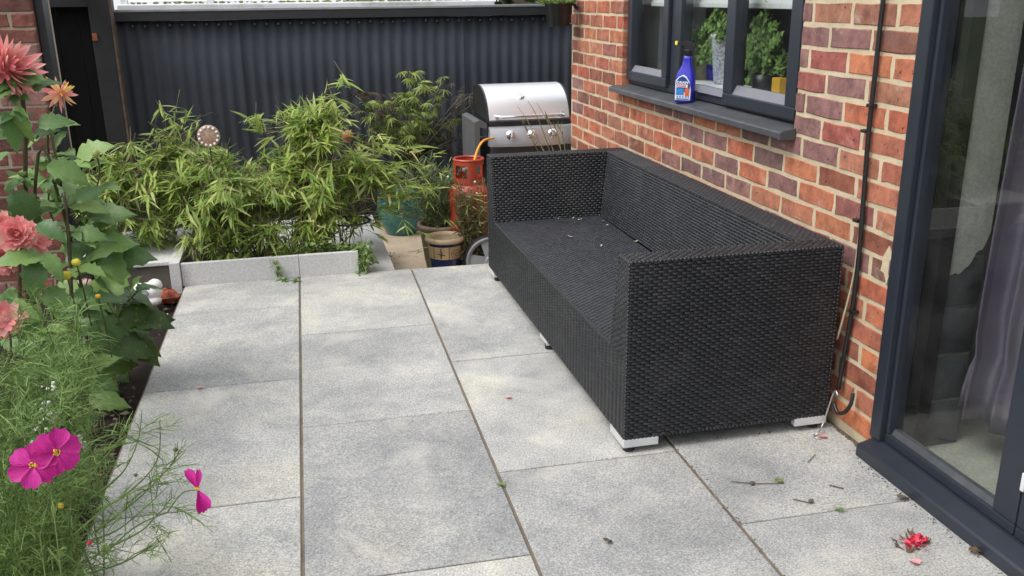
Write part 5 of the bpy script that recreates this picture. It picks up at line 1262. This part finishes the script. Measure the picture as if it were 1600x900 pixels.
# cosmos flowers: eight broad notched petals each
def cosmos_petal():
    v = []; f_ = []; n = 5
    for i in range(n + 1):
        t_ = i / n; wv = [0.05, 0.16, 0.29, 0.385, 0.41, 0.33][i]; z = 0.10 * math.sin(PI * t_) - 0.10 * t_
        for j in range(5):
            s_ = (j - 2) / 2; notch = (0.07 if (i == n and j in (1, 3)) else 0) + (-0.07 if (i == n and j in (0, 4)) else 0)
            v.append((s_ * wv, t_ + notch, z + 0.055 * math.cos(s_ * PI * 2) * t_ + 0.08 * s_ * s_))
    for i in range(n):
        for j in range(4): f_.append((i * 5 + j, i * 5 + j + 1, (i + 1) * 5 + j + 1, (i + 1) * 5 + j))
    b = MB(); b.add(v, f_); return b.mesh('petal', M['petal_magenta'], True)
CP = cosmos_petal()
def cosmos_flower(pos, face, R0, which=range(8), tilt=0.08, nm=8, wid=1.0):
    pos = Vector(pos); face = Vector(face).normalized(); fl = link('flower', None, cosA, pos - CB); fl.rotation_euler = frame_from(face.orthogonal(), face).to_euler()
    for i in which:
        a_ = 2 * PI * i / nm; e = tilt + random.uniform(-0.06, 0.06); d_ = Vector((math.cos(a_) * math.cos(e), math.sin(a_) * math.cos(e), math.sin(e)))
        o = link('petal', CP, fl); o.matrix_local = M4(d_ * R0 * 0.1 + Vector((0, 0, 0.0006 * (i % 2))), frame_from(d_, Vector((0, 0, 1)) - d_ * 0.1 + rv() * 0.06), (R0 * wid, R0 * 0.95, R0))
    c = MB()
    for _ in range(26):
        r_ = 0.0062 * math.sqrt(random.random()) * R0 / 0.036; a_ = random.uniform(0, 2 * PI); c.ball((r_ * math.cos(a_), r_ * math.sin(a_), 0.002 + random.uniform(0, 0.003)), 0.0016, 5)
    c.obj('flower_centre', M['yellow'], fl)
    return fl
random.seed(52)
fA = at(52, 728, 1.72); fB = at(88, 706, 1.74); fC = at(308, 765, 1.70)
toC = (EYE - fA).normalized()
cosmos_flower(fA, toC + Vector((0.0, 0, 0.25)), 0.040, range(6), nm=6, wid=1.08)
cosmos_flower(fB, toC + Vector((0.15, 0, -0.1)), 0.041, range(6), nm=6, wid=1.12)
flC = cosmos_flower(fC, Vector((0, 0, 1)), 0.030, [])
flC.rotation_euler = (0, 0, 0)
for up_, rt_, w_, L_ in ((0.95, -0.42, 0.62, 0.040), (1.0, 0.12, 0.42, 0.036), (-0.9, 0.25, 0.72, 0.042), (-0.75, 0.52, 0.62, 0.040)):
    d_ = U_ * up_ + R_ * rt_ - F_ * 0.12
    o = link('petal', CP, flC); o.matrix_local = M4(d_.normalized() * 0.003, frame_from(d_, R_ * 0.75 - F_ * 0.8 + rv() * 0.1), (L_ * w_, L_, L_))
for p, q in ((fA, at(20, 830, 1.85)), (fB, at(70, 840, 1.85)), (fC, at(262, 800, 1.80)), (at(262, 800, 1.80), at(160, 870, 1.88))):
    MB().tube([Vector(x) - CB for x in smooth_pts([p, p.lerp(q, 0.5) + Vector((0, 0.01, 0.012)), q], 4)], 0.0016, 5).obj('flower_stalk', M['feather'], cosA)
for (u, v, s_, mt) in [(274, 703, 0.0045, 'twig'), (212, 742, 0.004, 'twig'), (95, 790, 0.006, 'yellow'), (160, 742, 0.004, 'dead_leaf'), (140, 848, 0.005, 'petal_old')]:
    MB().ball(at(u, v, 1.8) - CB, s_, 8, (1, 1, 1), 0.15).obj('bud', M[mt], cosA, True)
# white alyssum
al = thing('white_flower_cluster', 'tiny white alyssum flowers peeping out beside the magenta cosmos', 'flower', at(90, 660, 2.3)); AL = at(90, 660, 2.3); b = MB()
for (u, v, n_, s_) in [(118, 689, 14, 0.010), (128, 692, 12, 0.010), (86, 652, 10, 0.010), (60, 680, 10, 0.02), (75, 640, 8, 0.02), (80, 605, 6, 0.012), (255, 500, 16, 0.02), (262, 505, 12, 0.02)]:
    for _ in range(n_): b.ball(at(u, v, 2.15 if u < 200 else 4.3) + rv() * s_ * 0.7 - AL, random.uniform(0.003, 0.006), 5, (1, 1, 0.7), 0.2)
b.obj('florets', M['white_petal'], al)['kind'] = 'stuff'

# white stone and broken brick at the bed's far corner
sp_ = at(233, 463, 4.45); stn = thing('white_ornament', 'white knobbly stone ornament lying at the far corner of the flower bed', 'ornament', (sp_.x, sp_.y, 0.03))
b = MB(); b.ball((0, 0, 0.035), 0.062, 16, (1.05, 0.8, 0.75), 0.05); b.ball((0.035, -0.01, 0.07), 0.034, 14, (1, 0.9, 0.9), 0.05); b.ball((-0.04, -0.01, 0.05), 0.036, 14, (1, 1, 1), 0.05); b.ball((0.005, -0.02, -0.005), 0.05, 14, (1.1, 0.8, 0.6), 0.06)
b.obj('body', M['stone_white'], stn, True)
b = MB(); b.lathe([(0.008, 0), (0.016, -0.004), (0.020, 0.0), (0.016, 0.006)], 14, (-0.012, -0.052, 0.045), 'y'); b.obj('hollow_ring', plain('grey_stone', (0.4, 0.4, 0.42), 0.6), stn, True)
bp_ = at(262, 460, 4.55); tb_ = thing('brick_fragment', 'broken terracotta brick lump wedged between the white stone and the planter', 'brick', (bp_.x, bp_.y, -0.02))
b = MB(); b.ball((0, 0, 0.025), 0.055, 9, (1.05, 0.75, 0.75), 0.16); b.obj('lump', M['terracotta'], tb_)
for i, (u, v, s_) in enumerate([(162, 438, 0.05), (133, 447, 0.04)]):
    p = at(u, v, 4.0); b = MB(); b.ball((0, 0, 0), s_, 9, (1.2, 0.9, 0.8), 0.12); o = b.obj('bed_stone', plain('pink_stone', (0.40, 0.29, 0.25), 0.8, var=0.2), None, True, p); tag(o, ['rounded pinkish stone under the dahlia leaves nearer the white stone', 'smaller pinkish stone further left under the dahlia leaves'][i], 'stone')

# ------------------------------------------------------------------ litter on the paving
def flat_leaf(name, label, cat, p, d_, L, mat, curl=0.3, wd=0.22):
    v, f_ = lance(wd, curl, 0.3); b = MB(); b.add([(x * L, y * L, z * L) for x, y, z in v], f_)
    o = b.obj(name, mat, None, True); o.matrix_world = M4(Vector(p) + Vector((0, 0, 0.004 + curl * L * 0.5)), frame_from(d_, (0.1, 0.1, 1)), 1); tag(o, label, cat); return o
def petal_flat(label, u, v, mat, L=0.028, wd=0.45): return flat_leaf('fallen_petal', label, 'petal', atZ(u, v), (random.uniform(-1, 1), random.uniform(-1, 1), 0), L, mat, 0.1, wd)
petal_flat('single pink petal lying on the slab in front of the sofa', 790, 623, M['petal_pale'], 0.026)
petal_flat('pale pink petal lying beside the crimson petal heap by the door', 1437, 884, M['petal_pale'], 0.03, 0.55)
petal_flat('pink petal lying under the wire hook behind the sofa', 1292, 685, M['petal_pale'], 0.03)
petal_flat('small red petal lying at the foot of the planter panel', 350, 440, M['petal_old'], 0.035)
flat_leaf('dead_leaf', 'brown curled leaf lying alone on the near slab', 'leaf', atZ(945, 852), (0.6, 0.5, 0), 0.036, M['dead_leaf'], 0.5, 0.3)
flat_leaf('dead_leaf', 'long brown leaf lying against the door threshold at bottom right', 'leaf', atZ(1512, 866), (1, -0.25, 0), 0.07, M['dead_leaf'], 0.25, 0.2)
flat_leaf('dead_leaf', 'dark wet leaf on the slab joint near the door threshold', 'leaf', atZ(1402, 783), (0.9, 0.2, 0), 0.05, M['twig'], 0.3, 0.25)
flat_leaf('dead_leaf', 'small tan leaf scrap on the slab left of the long joint', 'leaf', atZ(308, 608), (1, 0, 0), 0.03, M['petal_yellowpink'], 0.2, 0.3)
hp_ = atZ(1430, 853); heap = thing('petal_heap', 'heap of fallen crimson petals and brown bits on the slab by the door', 'petals', hp_)
random.seed(61)
for i in range(34):
    r_ = 0.032 * math.sqrt(random.random()); a_ = random.uniform(0, 2 * PI)
    o = link('petal', petal_mesh('petal', M['petal_old'], 0.42, 0.3, False) if i == 0 else PETO, heap); PETO = o.data
    o.matrix_local = M4((r_ * math.cos(a_) * 1.0, r_ * math.sin(a_) * 0.8, 0.006 + random.uniform(0, 0.012)), frame_from(rv() * 1 + Vector((0, 0, 0.2)), Vector((0, 0, 1)) + rv() * 0.5), random.uniform(0.012, 0.02))
b = MB()
for _ in range(26):
    a_ = random.uniform(0, 2 * PI); r_ = random.uniform(0.028, 0.052); p = Vector((r_ * math.cos(a_) - 0.006, r_ * math.sin(a_) * 0.8 + 0.008, 0.004)); d_ = Vector((random.gauss(0, 1), random.gauss(0, 1), 0.2)).normalized()
    b.ribbon([p, p + d_ * 0.01, p + d_ * 0.018 + Vector((0, 0, 0.006))], [0.005, 0.007, 0.002], Vector((0, 0, 1)))
b.obj('brown_bits', M['dead_leaf'], heap)
def twig(label, pts, r=0.0014, knot=None):
    b = MB(); P = [atZ(u, v, 0.004) for u, v in pts]; b.tube(smooth_pts(P, 3), r, 5)
    if knot: b.ball(atZ(*knot, 0.006), 0.008, 7, (1, 1, 0.7), 0.3)
    tag(b.obj('twig', M['twig'], None, True), label, 'twig')
twig('longest thin twig with a seed head on the slab right of the near sofa corner', [(1142, 752), (1175, 755), (1225, 755)], 0.0014, (1175, 755))
twig('short twig with a dark knot on the slab near the crossing joint', [(1240, 780), (1268, 786)], 0.0016, (1267, 782))
twig('thin grey twig on the slab below the wire hook', [(1262, 722), (1274, 710)], 0.0014)
twig('pale wood sliver lying on the slab between twig and door', [(1296, 758), (1318, 763)], 0.002)
for i, (u, v, lb) in enumerate([(1217, 752, 'tiny green weed head at the end of the longest twig'), (1312, 797, 'tiny green sprig growing in the slab joint near the door'), (783, 768 - 10, 'tiny green sprig growing in the joint left of the near slab')]):
    b = MB(); p = atZ(u, v, 0.003)
    for _ in range(14): b.ribbon([p, p + Vector((random.gauss(0, 0.008), random.gauss(0, 0.006), 0.004)), p + Vector((random.gauss(0, 0.014), random.gauss(0, 0.01), 0.006))], [0.004, 0.004, 0.001], Vector((0, 0, 1)))
    tag(b.obj('weed_sprig', M['feather_pale']), lb, 'weed')
dirt = MB()
for _ in range(500):
    t_ = random.random()
    if t_ < 0.35: x, y = 1.700 - abs(random.gauss(0, 0.006)), random.uniform(2.26, 2.9)
    elif t_ < 0.36: x, y = random.uniform(1.2, 1.6), random.uniform(2.47, 2.55)
    else: x, y = 0.48 + random.uniform(0, 0.14), random.uniform(4.75, 6.3)
    z = -0.298 if t_ >= 0.36 else 0.002
    if t_ >= 0.36: x = 0.49 + abs(random.gauss(0, 0.05))
    dirt.ball((x, y, z), random.uniform(0.0015, 0.006), 5, (1.3, 1, 0.6), 0.3)
for _ in range(170):                                              # crumbs gathered in the joints and against the door sill
    if random.random() < 0.55: xs_, ys_ = 1.084 + random.gauss(0, 0.006), random.uniform(0.9, 2.5); x, y = xs_ + ys_ * PHI, ys_ - xs_ * PHI
    else: x, y = 1.648 - abs(random.gauss(0, 0.012)), random.uniform(1.6, 2.25)
    dirt.ball((x, y, 0.001), random.uniform(0.001, 0.0028), 5, (1.3, 1, 0.6), 0.3)
tag(dirt.obj('grit', M['twig']), kind='stuff')

# ------------------------------------------------------------------ spray bottle on the sill
bo = thing('spray_bottle', 'blue trigger spray bottle with printed label on the dark window sill', 'spray bottle', (1.698, 3.80, 0.944), rot=(0, 0, math.radians(-36)))
def superellipse(rx, ry, n=28, e=3.2):
    o = []
    for i in range(n):
        a_ = 2 * PI * i / n; c_, s_ = math.cos(a_), math.sin(a_)
        o.append((rx * math.copysign(abs(c_) ** (2 / e), c_), ry * math.copysign(abs(s_) ** (2 / e), s_)))
    return o
def loft(secs):
    b = MB(); vs = []; n = 28
    for (rx, ry, z, ox) in secs:
        for x, y in superellipse(rx, ry): vs.append((x + ox, y, z))
    k = len(secs); b.add(vs, [(i * n + j, i * n + (j + 1) % n, (i + 1) * n + (j + 1) % n, (i + 1) * n + j) for i in range(k - 1) for j in range(n)] + [tuple(range(n))[::-1], tuple(range((k - 1) * n, k * n))]); return b
loft([(0.040, 0.027, 0, 0), (0.043, 0.030, 0.006, 0), (0.044, 0.031, 0.04, 0), (0.043, 0.030, 0.09, 0), (0.040, 0.027, 0.115, 0.001), (0.032, 0.022, 0.138, 0.003), (0.022, 0.018, 0.158, 0.005), (0.0175, 0.0165, 0.185, 0.006), (0.0165, 0.016, 0.205, 0.006)]).obj('bottle', M['bottle_blue'], bo, True)
lab = []
for x, z in [(-0.036, 0.012), (0.030, 0.012), (0.032, 0.055), (0.028, 0.085), (0.010, 0.114), (-0.004, 0.121), (-0.022, 0.112), (-0.036, 0.096)]: lab.append((x, z))
MB().prism(lab, 'y', -0.0335, -0.0305).obj('label', M['label_white'], bo)
lo_ = bo.children[-1] if False else [c for c in bo.children if c.name.startswith('label')][0]
MB().prism([(-0.032, 0.047), (0.027, 0.047), (0.029, 0.082), (0.008, 0.108), (-0.006, 0.115), (-0.020, 0.108), (-0.032, 0.093)], 'y', -0.0345, -0.0336).obj('label_print', M['label_navy'], lo_)
MB().prism([(-0.032, 0.034), (0.002, 0.034), (0.002, 0.062), (-0.032, 0.062)], 'y', -0.0353, -0.0346).obj('label_print', M['label_blue'], lo_)
MB().prism([(0.006, 0.030), (0.026, 0.030), (0.026, 0.060), (0.016, 0.066), (0.006, 0.060)], 'y', -0.0353, -0.0346).obj('label_print', M['label_orange'], lo_)
MB().prism([(-0.030, 0.066), (0.018, 0.066), (0.018, 0.079), (-0.030, 0.079)], 'y', -0.0353, -0.0346).obj('label_print', M['label_white'], lo_)
MB().prism([(-0.032, 0.0145), (0.027, 0.0145), (0.027, 0.019), (-0.032, 0.019)], 'y', -0.0345, -0.0336).obj('label_print', M['label_navy'], lo_)
for i in range(5): MB().box(-0.029 + i * 0.012, -0.022 + i * 0.012, -0.0345, -0.0336, 0.022, 0.029).obj('label_print', M['label_blue'], lo_)
def text(body, size, mat, loc, parent):
    cu = bpy.data.curves.new('lettering', 'FONT'); cu.body = body; cu.size = size; cu.extrude = 0.0003; cu.offset = 0.0004
    tmp = bpy.data.objects.new('tmp', cu); COL.objects.link(tmp); bpy.context.view_layer.update()
    me = bpy.data.meshes.new_from_object(tmp.evaluated_get(bpy.context.evaluated_depsgraph_get())); bpy.data.objects.remove(tmp)
    me.materials.clear(); me.materials.append(mat); return link('lettering', me, parent, loc, (PI / 2, 0, 0))
text('DRAIN', 0.0165, M['label_white'], (-0.0295, -0.0351, 0.082), lo_)
text('CLEAR', 0.0135, M['label_red'], (-0.0285, -0.0360, 0.068), lo_)
MB().lathe([(0.0185, 0.200), (0.0195, 0.202), (0.0195, 0.222), (0.015, 0.226), (0, 0.226)], 20, (0.006, 0, 0)).obj('collar', M['black_plastic'], bo, 'auto')
hd_ = MB(); hd_.prism([(0.028, 0.222), (0.032, 0.238), (0.022, 0.254), (-0.004, 0.262), (-0.036, 0.258), (-0.040, 0.246), (-0.012, 0.243), (-0.004, 0.232), (-0.004, 0.222)], 'y', -0.011, 0.011); hd_.obj('trigger_head', M['black_plastic'], bo, 'auto')
tg_ = MB(); tg_.tube(smooth_pts([(-0.016, 0, 0.244), (-0.024, 0, 0.232), (-0.022, 0, 0.216), (-0.028, 0, 0.204)], 4), 0.0045, 6); tg_.obj('trigger', M['black_plastic'], bo, True)
MB().box(-0.052, -0.0405, -0.008, 0.008, 0.245, 0.261, 0.002).obj('nozzle', M['nozzle'], bo)

# ------------------------------------------------------------------ cables, hook
cb = MB(); cb.tube(smooth_pts([Vector((1.70, 2.432, 2.7)), Vector((1.70, 2.430, 1.9)), atX(1381, -8, 1.70), atX(1369, 100, 1.70), atX(1358, 200, 1.70), atX(1350, 300, 1.70), atX(1342, 400, 1.70), atX(1332, 480, 1.70), atX(1320, 550, 1.70), atX(1310, 608, 1.69)], 5), 0.0075, 8)
CBL = tag(cb.obj('black_cable', M['cable_black'], None, True), 'thick black cable running down the brick wall between window and door', 'cable')
for (u, v) in [(1353, 205), (1362, 165), (1334, 487), (1340, 345)]:
    p = atX(u, v, 1.70); c_ = MB(); c_.box(p.x - 0.009, 1.713, p.y - 0.010, p.y + 0.016, p.z - 0.005, p.z + 0.005, 0.002); c_.obj('cable_clip', M['cable_black'], CBL)
lp = MB(); lp.tube(smooth_pts([atX(1333, 614, 1.69), atX(1329, 632, 1.68), atX(1320, 644, 1.67), atX(1309, 645, 1.66), atX(1303, 630, 1.66)], 5), 0.0065, 7)
tag(lp.obj('cable_loop', M['cable_black'], None, True), 'short black cable loop near the ground below the black cable', 'cable')
bc = MB(); bc.tube(smooth_pts([atX(1352, 290, 1.706), atX(1341, 380, 1.704), atX(1334, 430, 1.70), atX(1322, 480, 1.69), atX(1308, 530, 1.68)], 5), 0.0036, 6)
tag(bc.obj('beige_cable', M['cable_beige'], None, True), 'thin beige cable bowing away beside the thick black cable', 'cable')
hk = MB(); hk.tube(smooth_pts([atX(1309, 618, 1.655), atX(1306, 611, 1.655), atX(1302, 615, 1.655), atX(1296, 632, 1.65), atX(1286, 662, 1.64), atZ(1279, 676, 0.012), atZ(1273, 679, 0.006), atZ(1274, 684, 0.004), atZ(1283, 685, 0.004)], 4), 0.0028, 6)
tag(hk.obj('wire_hook', M['wire'], None, True), 'bent galvanised wire hook leaning from the wall to the paving', 'hook')
sp2 = MB(); sp2.ball((0, 0, 0), 0.006, 8, (0.6, 1, 1)); 

# hanging basket at the house corner
hc = at(873, 20, 5.42); hb = thing('hanging_basket', 'black plastic hanging planter at the far top corner of the brick wall', 'hanging planter', (hc.x, hc.y, hc.z))
MB().lathe([(0, -0.075), (0.062, -0.075), (0.066, -0.070), (0.083, 0.045), (0.088, 0.05), (0.088, 0.056), (0.078, 0.056), (0.07, 0.03), (0, 0.03)], 26).obj('pot', M['black_plastic'], hb, 'auto')
b = MB(); b.tube(smooth_pts([(0.088, 0, 0.05), (0.10, 0, 0.04), (0.105, 0, -0.05), (0.09, 0, -0.06), (0.062, 0, -0.062)], 4), 0.003, 6); b.tube([(-0.09, 0, 0.05), (0.0, -0.088, 0.052), (0.09, 0, 0.05)], 0.002, 5); b.tube([(-0.088, 0, 0.05), (-0.02, 0, 0.5)], 0.0015, 5); b.tube([(0.088, 0, 0.05), (0.02, 0, 0.5)], 0.0015, 5); b.obj('wire_hanger', M['wire'], hb, True)
mm = []
random.seed(70)
for _ in range(160):
    a_ = random.uniform(0, 2 * PI); r_ = 0.085 * math.sqrt(random.random()); p = Vector((r_ * math.cos(a_), r_ * math.sin(a_), 0.05)); d_ = Vector((math.cos(a_) * r_ * 9, math.sin(a_) * r_ * 9, random.uniform(0.1, 1))).normalized(); mm.append(M4(p, frame_from(d_, Vector((0, 0, 1)) + rv() * 0.3), random.uniform(0.03, 0.07)))
scatter('foliage', LS[0], LS[1], M['feather_pale'], mm, hb, 'stuff')
bk = thing('wall_bracket', 'dark iron bracket on the house corner holding the hanging planter', 'bracket', (1.70, 5.42, 1.37)); MB().tube(smooth_pts([(0.01, 0, -0.04), (-0.01, 0, -0.03), (-0.02, 0, 0.05), (0.0, 0, 0.3)], 4), 0.010, 7).obj('scroll', M['iron'], bk, True); MB().tube([(0.008, 0, 0.49), (-0.2, 0, 0.49)], 0.006, 6).obj('arm', M['iron'], bk)

# ------------------------------------------------------------------ inside the window: plants, pots, blind
IX = 1.89
def fern(name, label, base, tips, L0, seed, nl=26):
    random.seed(seed); B = Vector(base); root = thing(name, label, 'house plant', base); st = MB(); mm = []
    for q in tips:
        q = Vector(q); P = smooth_pts([B, B.lerp(q, 0.55) + Vector((0, 0, 0.05)), q], 6); st.tube([x - B for x in P], 0.0015, 4)
        for i in range(3, len(P)):
            ax = (P[i] - P[i - 1]).normalized(); sd_ = ax.cross(Vector((-1, 0, 0.3))).normalized()
            for _ in range(nl // 6):
                for s_ in (-1, 1):
                    d_ = (ax * 0.6 + sd_ * s_ + rv() * 0.25).normalized(); L = L0 * random.uniform(0.6, 1.2) * (1.15 - 0.5 * i / len(P))
                    mm.append(M4(P[i] - B + rv() * 0.006, frame_from(d_, Vector((-1, 0, 0.6)) + rv() * 0.3), (L * 1.4, L, L)))
    st.obj('stems', M['fern'], root, True); scatter('fronds', LS[0], LS[1], M['fern'], mm, root, 'stuff')
p = atX(1126, 140, IX); vz = thing('speckled_vase', 'speckled grey tapered vase inside the window centre pane', 'vase', (IX, p.y - 0.02, 1.015))
MB().lathe([(0, 0), (0.040, 0), (0.043, 0.01), (0.062, 0.20), (0.066, 0.215), (0.06, 0.215), (0.055, 0.19), (0, 0.185)], 28).obj('body', M['vase'], vz, True)
vb = (IX, p.y - 0.02, 1.205)
fern('fern_plant', 'arching green fern in the speckled vase inside the window', vb, [atX(u, v, IX + random.uniform(-0.06, 0.04)) for u, v in [(1080, 90), (1090, 70), (1085, 55), (1100, 45), (1112, 30), (1120, 22), (1130, 20), (1095, 95), (1105, 75), (1083, 108), (1125, 60), (1110, 95), (1090, 60), (1135, 40), (1100, 60), (1115, 50)]], 0.034, 81, 66)
p = atX(1092, 130, IX); b1 = thing('buff_pot', 'small buff plant pot behind the blue spray bottle inside the window', 'plant pot', (IX, p.y, 1.015)); MB().lathe([(0, 0), (0.05, 0), (0.065, 0.10), (0.07, 0.115), (0.062, 0.115), (0.055, 0.1), (0, 0.095)], 24).obj('body', M['buff_pot'], b1, True)
p = atX(1112, 135, 1.93); b1 = thing('blue_vase', 'dark blue vase between the buff pot and the speckled vase inside the window', 'vase', (1.95, p.y, 1.015)); MB().lathe([(0, 0), (0.04, 0), (0.055, 0.06), (0.05, 0.14), (0.035, 0.16), (0.03, 0.16), (0, 0.15)], 22).obj('body', M['bottle_blue'], b1, True)
p = atX(1190, 150, IX); hpv = (IX, p.y, 1.06)
b1 = thing('dark_pot', 'dark plant pot inside the right hand window pane', 'plant pot', (IX, p.y, 1.015)); MB().lathe([(0, 0), (0.04, 0), (0.05, 0.07), (0.045, 0.07), (0, 0.06)], 20).obj('body', M['black_plastic'], b1, True)
fern('climbing_plant', 'tall climbing green plant inside the right hand window pane', hpv, [atX(u, v, IX + random.uniform(-0.05, 0.05)) for u, v in [(1200, 5), (1190, 25), (1168, 60), (1178, 35), (1210, 40), (1165, 100), (1170, 125), (1212, 85), (1203, 112), (1160, 80), (1218, 60)]], 0.032, 83, 54)
p = atX(1221, 146, IX); yp = thing('yellow_pot', 'small yellow pot in the corner of the right hand window pane', 'plant pot', (IX, p.y, 1.015)); MB().box(-0.03, 0.03, -0.03, 0.03, 0, 0.068, 0.004).obj('body', M['yellow_pot'], yp)
fern('spiky_plant', 'small spiky green plant growing in the yellow pot', (IX, p.y, 1.075), [atX(u, v, IX) for u, v in [(1215, 108), (1222, 100), (1228, 95), (1231, 105), (1218, 112)]], 0.03, 85)
bl = thing('roller_blind', 'white roller blind rail across the top of the window inside', 'blind', (1.86, 3.78, 1.350)); MB().box(-0.008, 0.008, -0.84, 0.84, -0.008, 0.012, 0.003).obj('bottom_rail', M['white_pvc'], bl); MB().box(-0.001, 0.001, -0.84, 0.84, 0.0125, 0.6).obj('fabric', M['grey_panel'], bl)
for dy in (0.40, 0.43): MB().tube([(0.012, dy, 0.0), (0.012, dy + 0.002, -0.20)], 0.0018, 5).obj('cord', M['wire'], bl)
pnl = thing('cupboard', 'pale grey cupboard side seen through the left hand window pane', 'cupboard', (1.985, 4.80, 0.05)); MB().box(-0.02, 0.25, -0.03, 0.25, 0, 2.2, 0.004).obj('carcass', M['grey_panel'], pnl)
tpp = thing('kitchen_tap', 'small chrome tap inside the left hand window pane', 'tap', (1.93, 4.30, 1.015)); b = MB(); b.tube(smooth_pts([(0, 0, 0), (0, 0, 0.12), (0.02, 0, 0.16), (0.06, 0, 0.15)], 4), 0.009, 8); b.obj('spout', M['chrome'], tpp, True); MB().tube([(0, 0.0, 0.03), (0, 0.05, 0.10)], 0.006, 6).obj('lever', M['chrome'], tpp)

# curtain behind the door glass
cu = MB(); nC, nZ = 260, 30; vs = []
for i in range(nC + 1):
    s_ = i / nC
    for j in range(nZ + 1):
        z = 0.19 + 2.0 * j / nZ - 0.05 * s_ * (1 - j / nZ); t_ = j / nZ
        amp = 0.034 * (0.8 + 0.4 * math.sin(s_ * 28)) * (0.8 + 0.3 * t_)
        ph = 2 * PI * s_ * 11 + 0.7 * math.sin(3 * t_ + s_ * 9) + 0.6 * math.exp(-((z - 0.42) / 0.08) ** 2)
        x = 1.90 + amp * (math.sin(ph) + 0.25 * math.sin(2 * ph + 0.7)) + 0.02 * math.exp(-((z - 0.40) / 0.06) ** 2)
        y = 2.135 - 0.085 * t_ - s_ * (0.95 - 0.12 * t_) + 0.4 * amp * math.cos(ph)
        vs.append((x, y, z))
cu.add(vs, [(i * (nZ + 1) + j, (i + 1) * (nZ + 1) + j, (i + 1) * (nZ + 1) + j + 1, i * (nZ + 1) + j + 1) for i in range(nC) for j in range(nZ)])
ct = cu.obj('curtain', M['curtain'], None, True); tag(ct, 'shiny grey purple satin curtain hanging behind the glazed door', 'curtain')
sm = ct.modifiers.new('thickness', 'SOLIDIFY'); sm.thickness = 0.002
wr = MB()
for pts in ([(1412, 655), (1425, 665), (1432, 675), (1428, 683)], [(1438, 648), (1450, 652), (1458, 662), (1453, 668)]): wr.tube(smooth_pts([atX(u, v, 1.87) for u, v in pts], 4), 0.0016, 5)
tag(wr.obj('loose_wires', M['cable_beige'], None, True), 'two loose pale wires inside the glazed door above the floor', 'wires')

# ------------------------------------------------------------------ garden opposite the house (seen only as reflections)
def hedge(name, label, x0, x1, y0, y1, h, n, seed):
    random.seed(seed); B = Vector(((x0 + x1) / 2, (y0 + y1) / 2, -0.05)); root = thing(name, label, 'hedge', B); mm = []
    for _ in range(n):
        p = Vector((random.uniform(x0, x1), random.uniform(y0, y1), random.uniform(0, h) ** 1.0)); mm.append(Matrix.Translation(-B) @ M4(p, frame_from(rv(), rv()), random.uniform(0.10, 0.2)))
    scatter('foliage', LS[0], LS[1], M['hedge'], mm, root, 'stuff'); MB().box(x0 + 0.15, x1 - 0.15, y0 + 0.1, y1 - 0.1, 0, h * 0.9).obj('branches', M['twig'], root, loc=-B)
hedge('garden_hedge', 'dark green hedge along the far side of the garden opposite the house', -5.2, -4.3, -6, 6, 1.9, 9000, 90)
hedge('garden_hedge', 'dark evergreen hedge beyond the glazed lean-to above the fence', 1.68, 3.6, 7.5, 8.2, 1.55, 3000, 92)

GROUPS = {'bamboo_plant': 'bamboo clumps in the planter', 'dahlia_plant': 'dahlias in the flower bed', 'cosmos_plant': 'cosmos in the flower bed', 'garden_ornament': 'ornaments among the bamboo',
          'fallen_petal': 'petals fallen on the paving', 'dead_leaf': 'dead leaves on the paving', 'twig': 'twigs on the paving', 'weed_sprig': 'green scraps on the paving', 'bed_stone': 'stones in the flower bed', 'garden_hedge': 'garden hedges'}
for o in COL.objects:
    g = GROUPS.get(o.name.split('.')[0])
    if g and o.parent is None: o['group'] = g
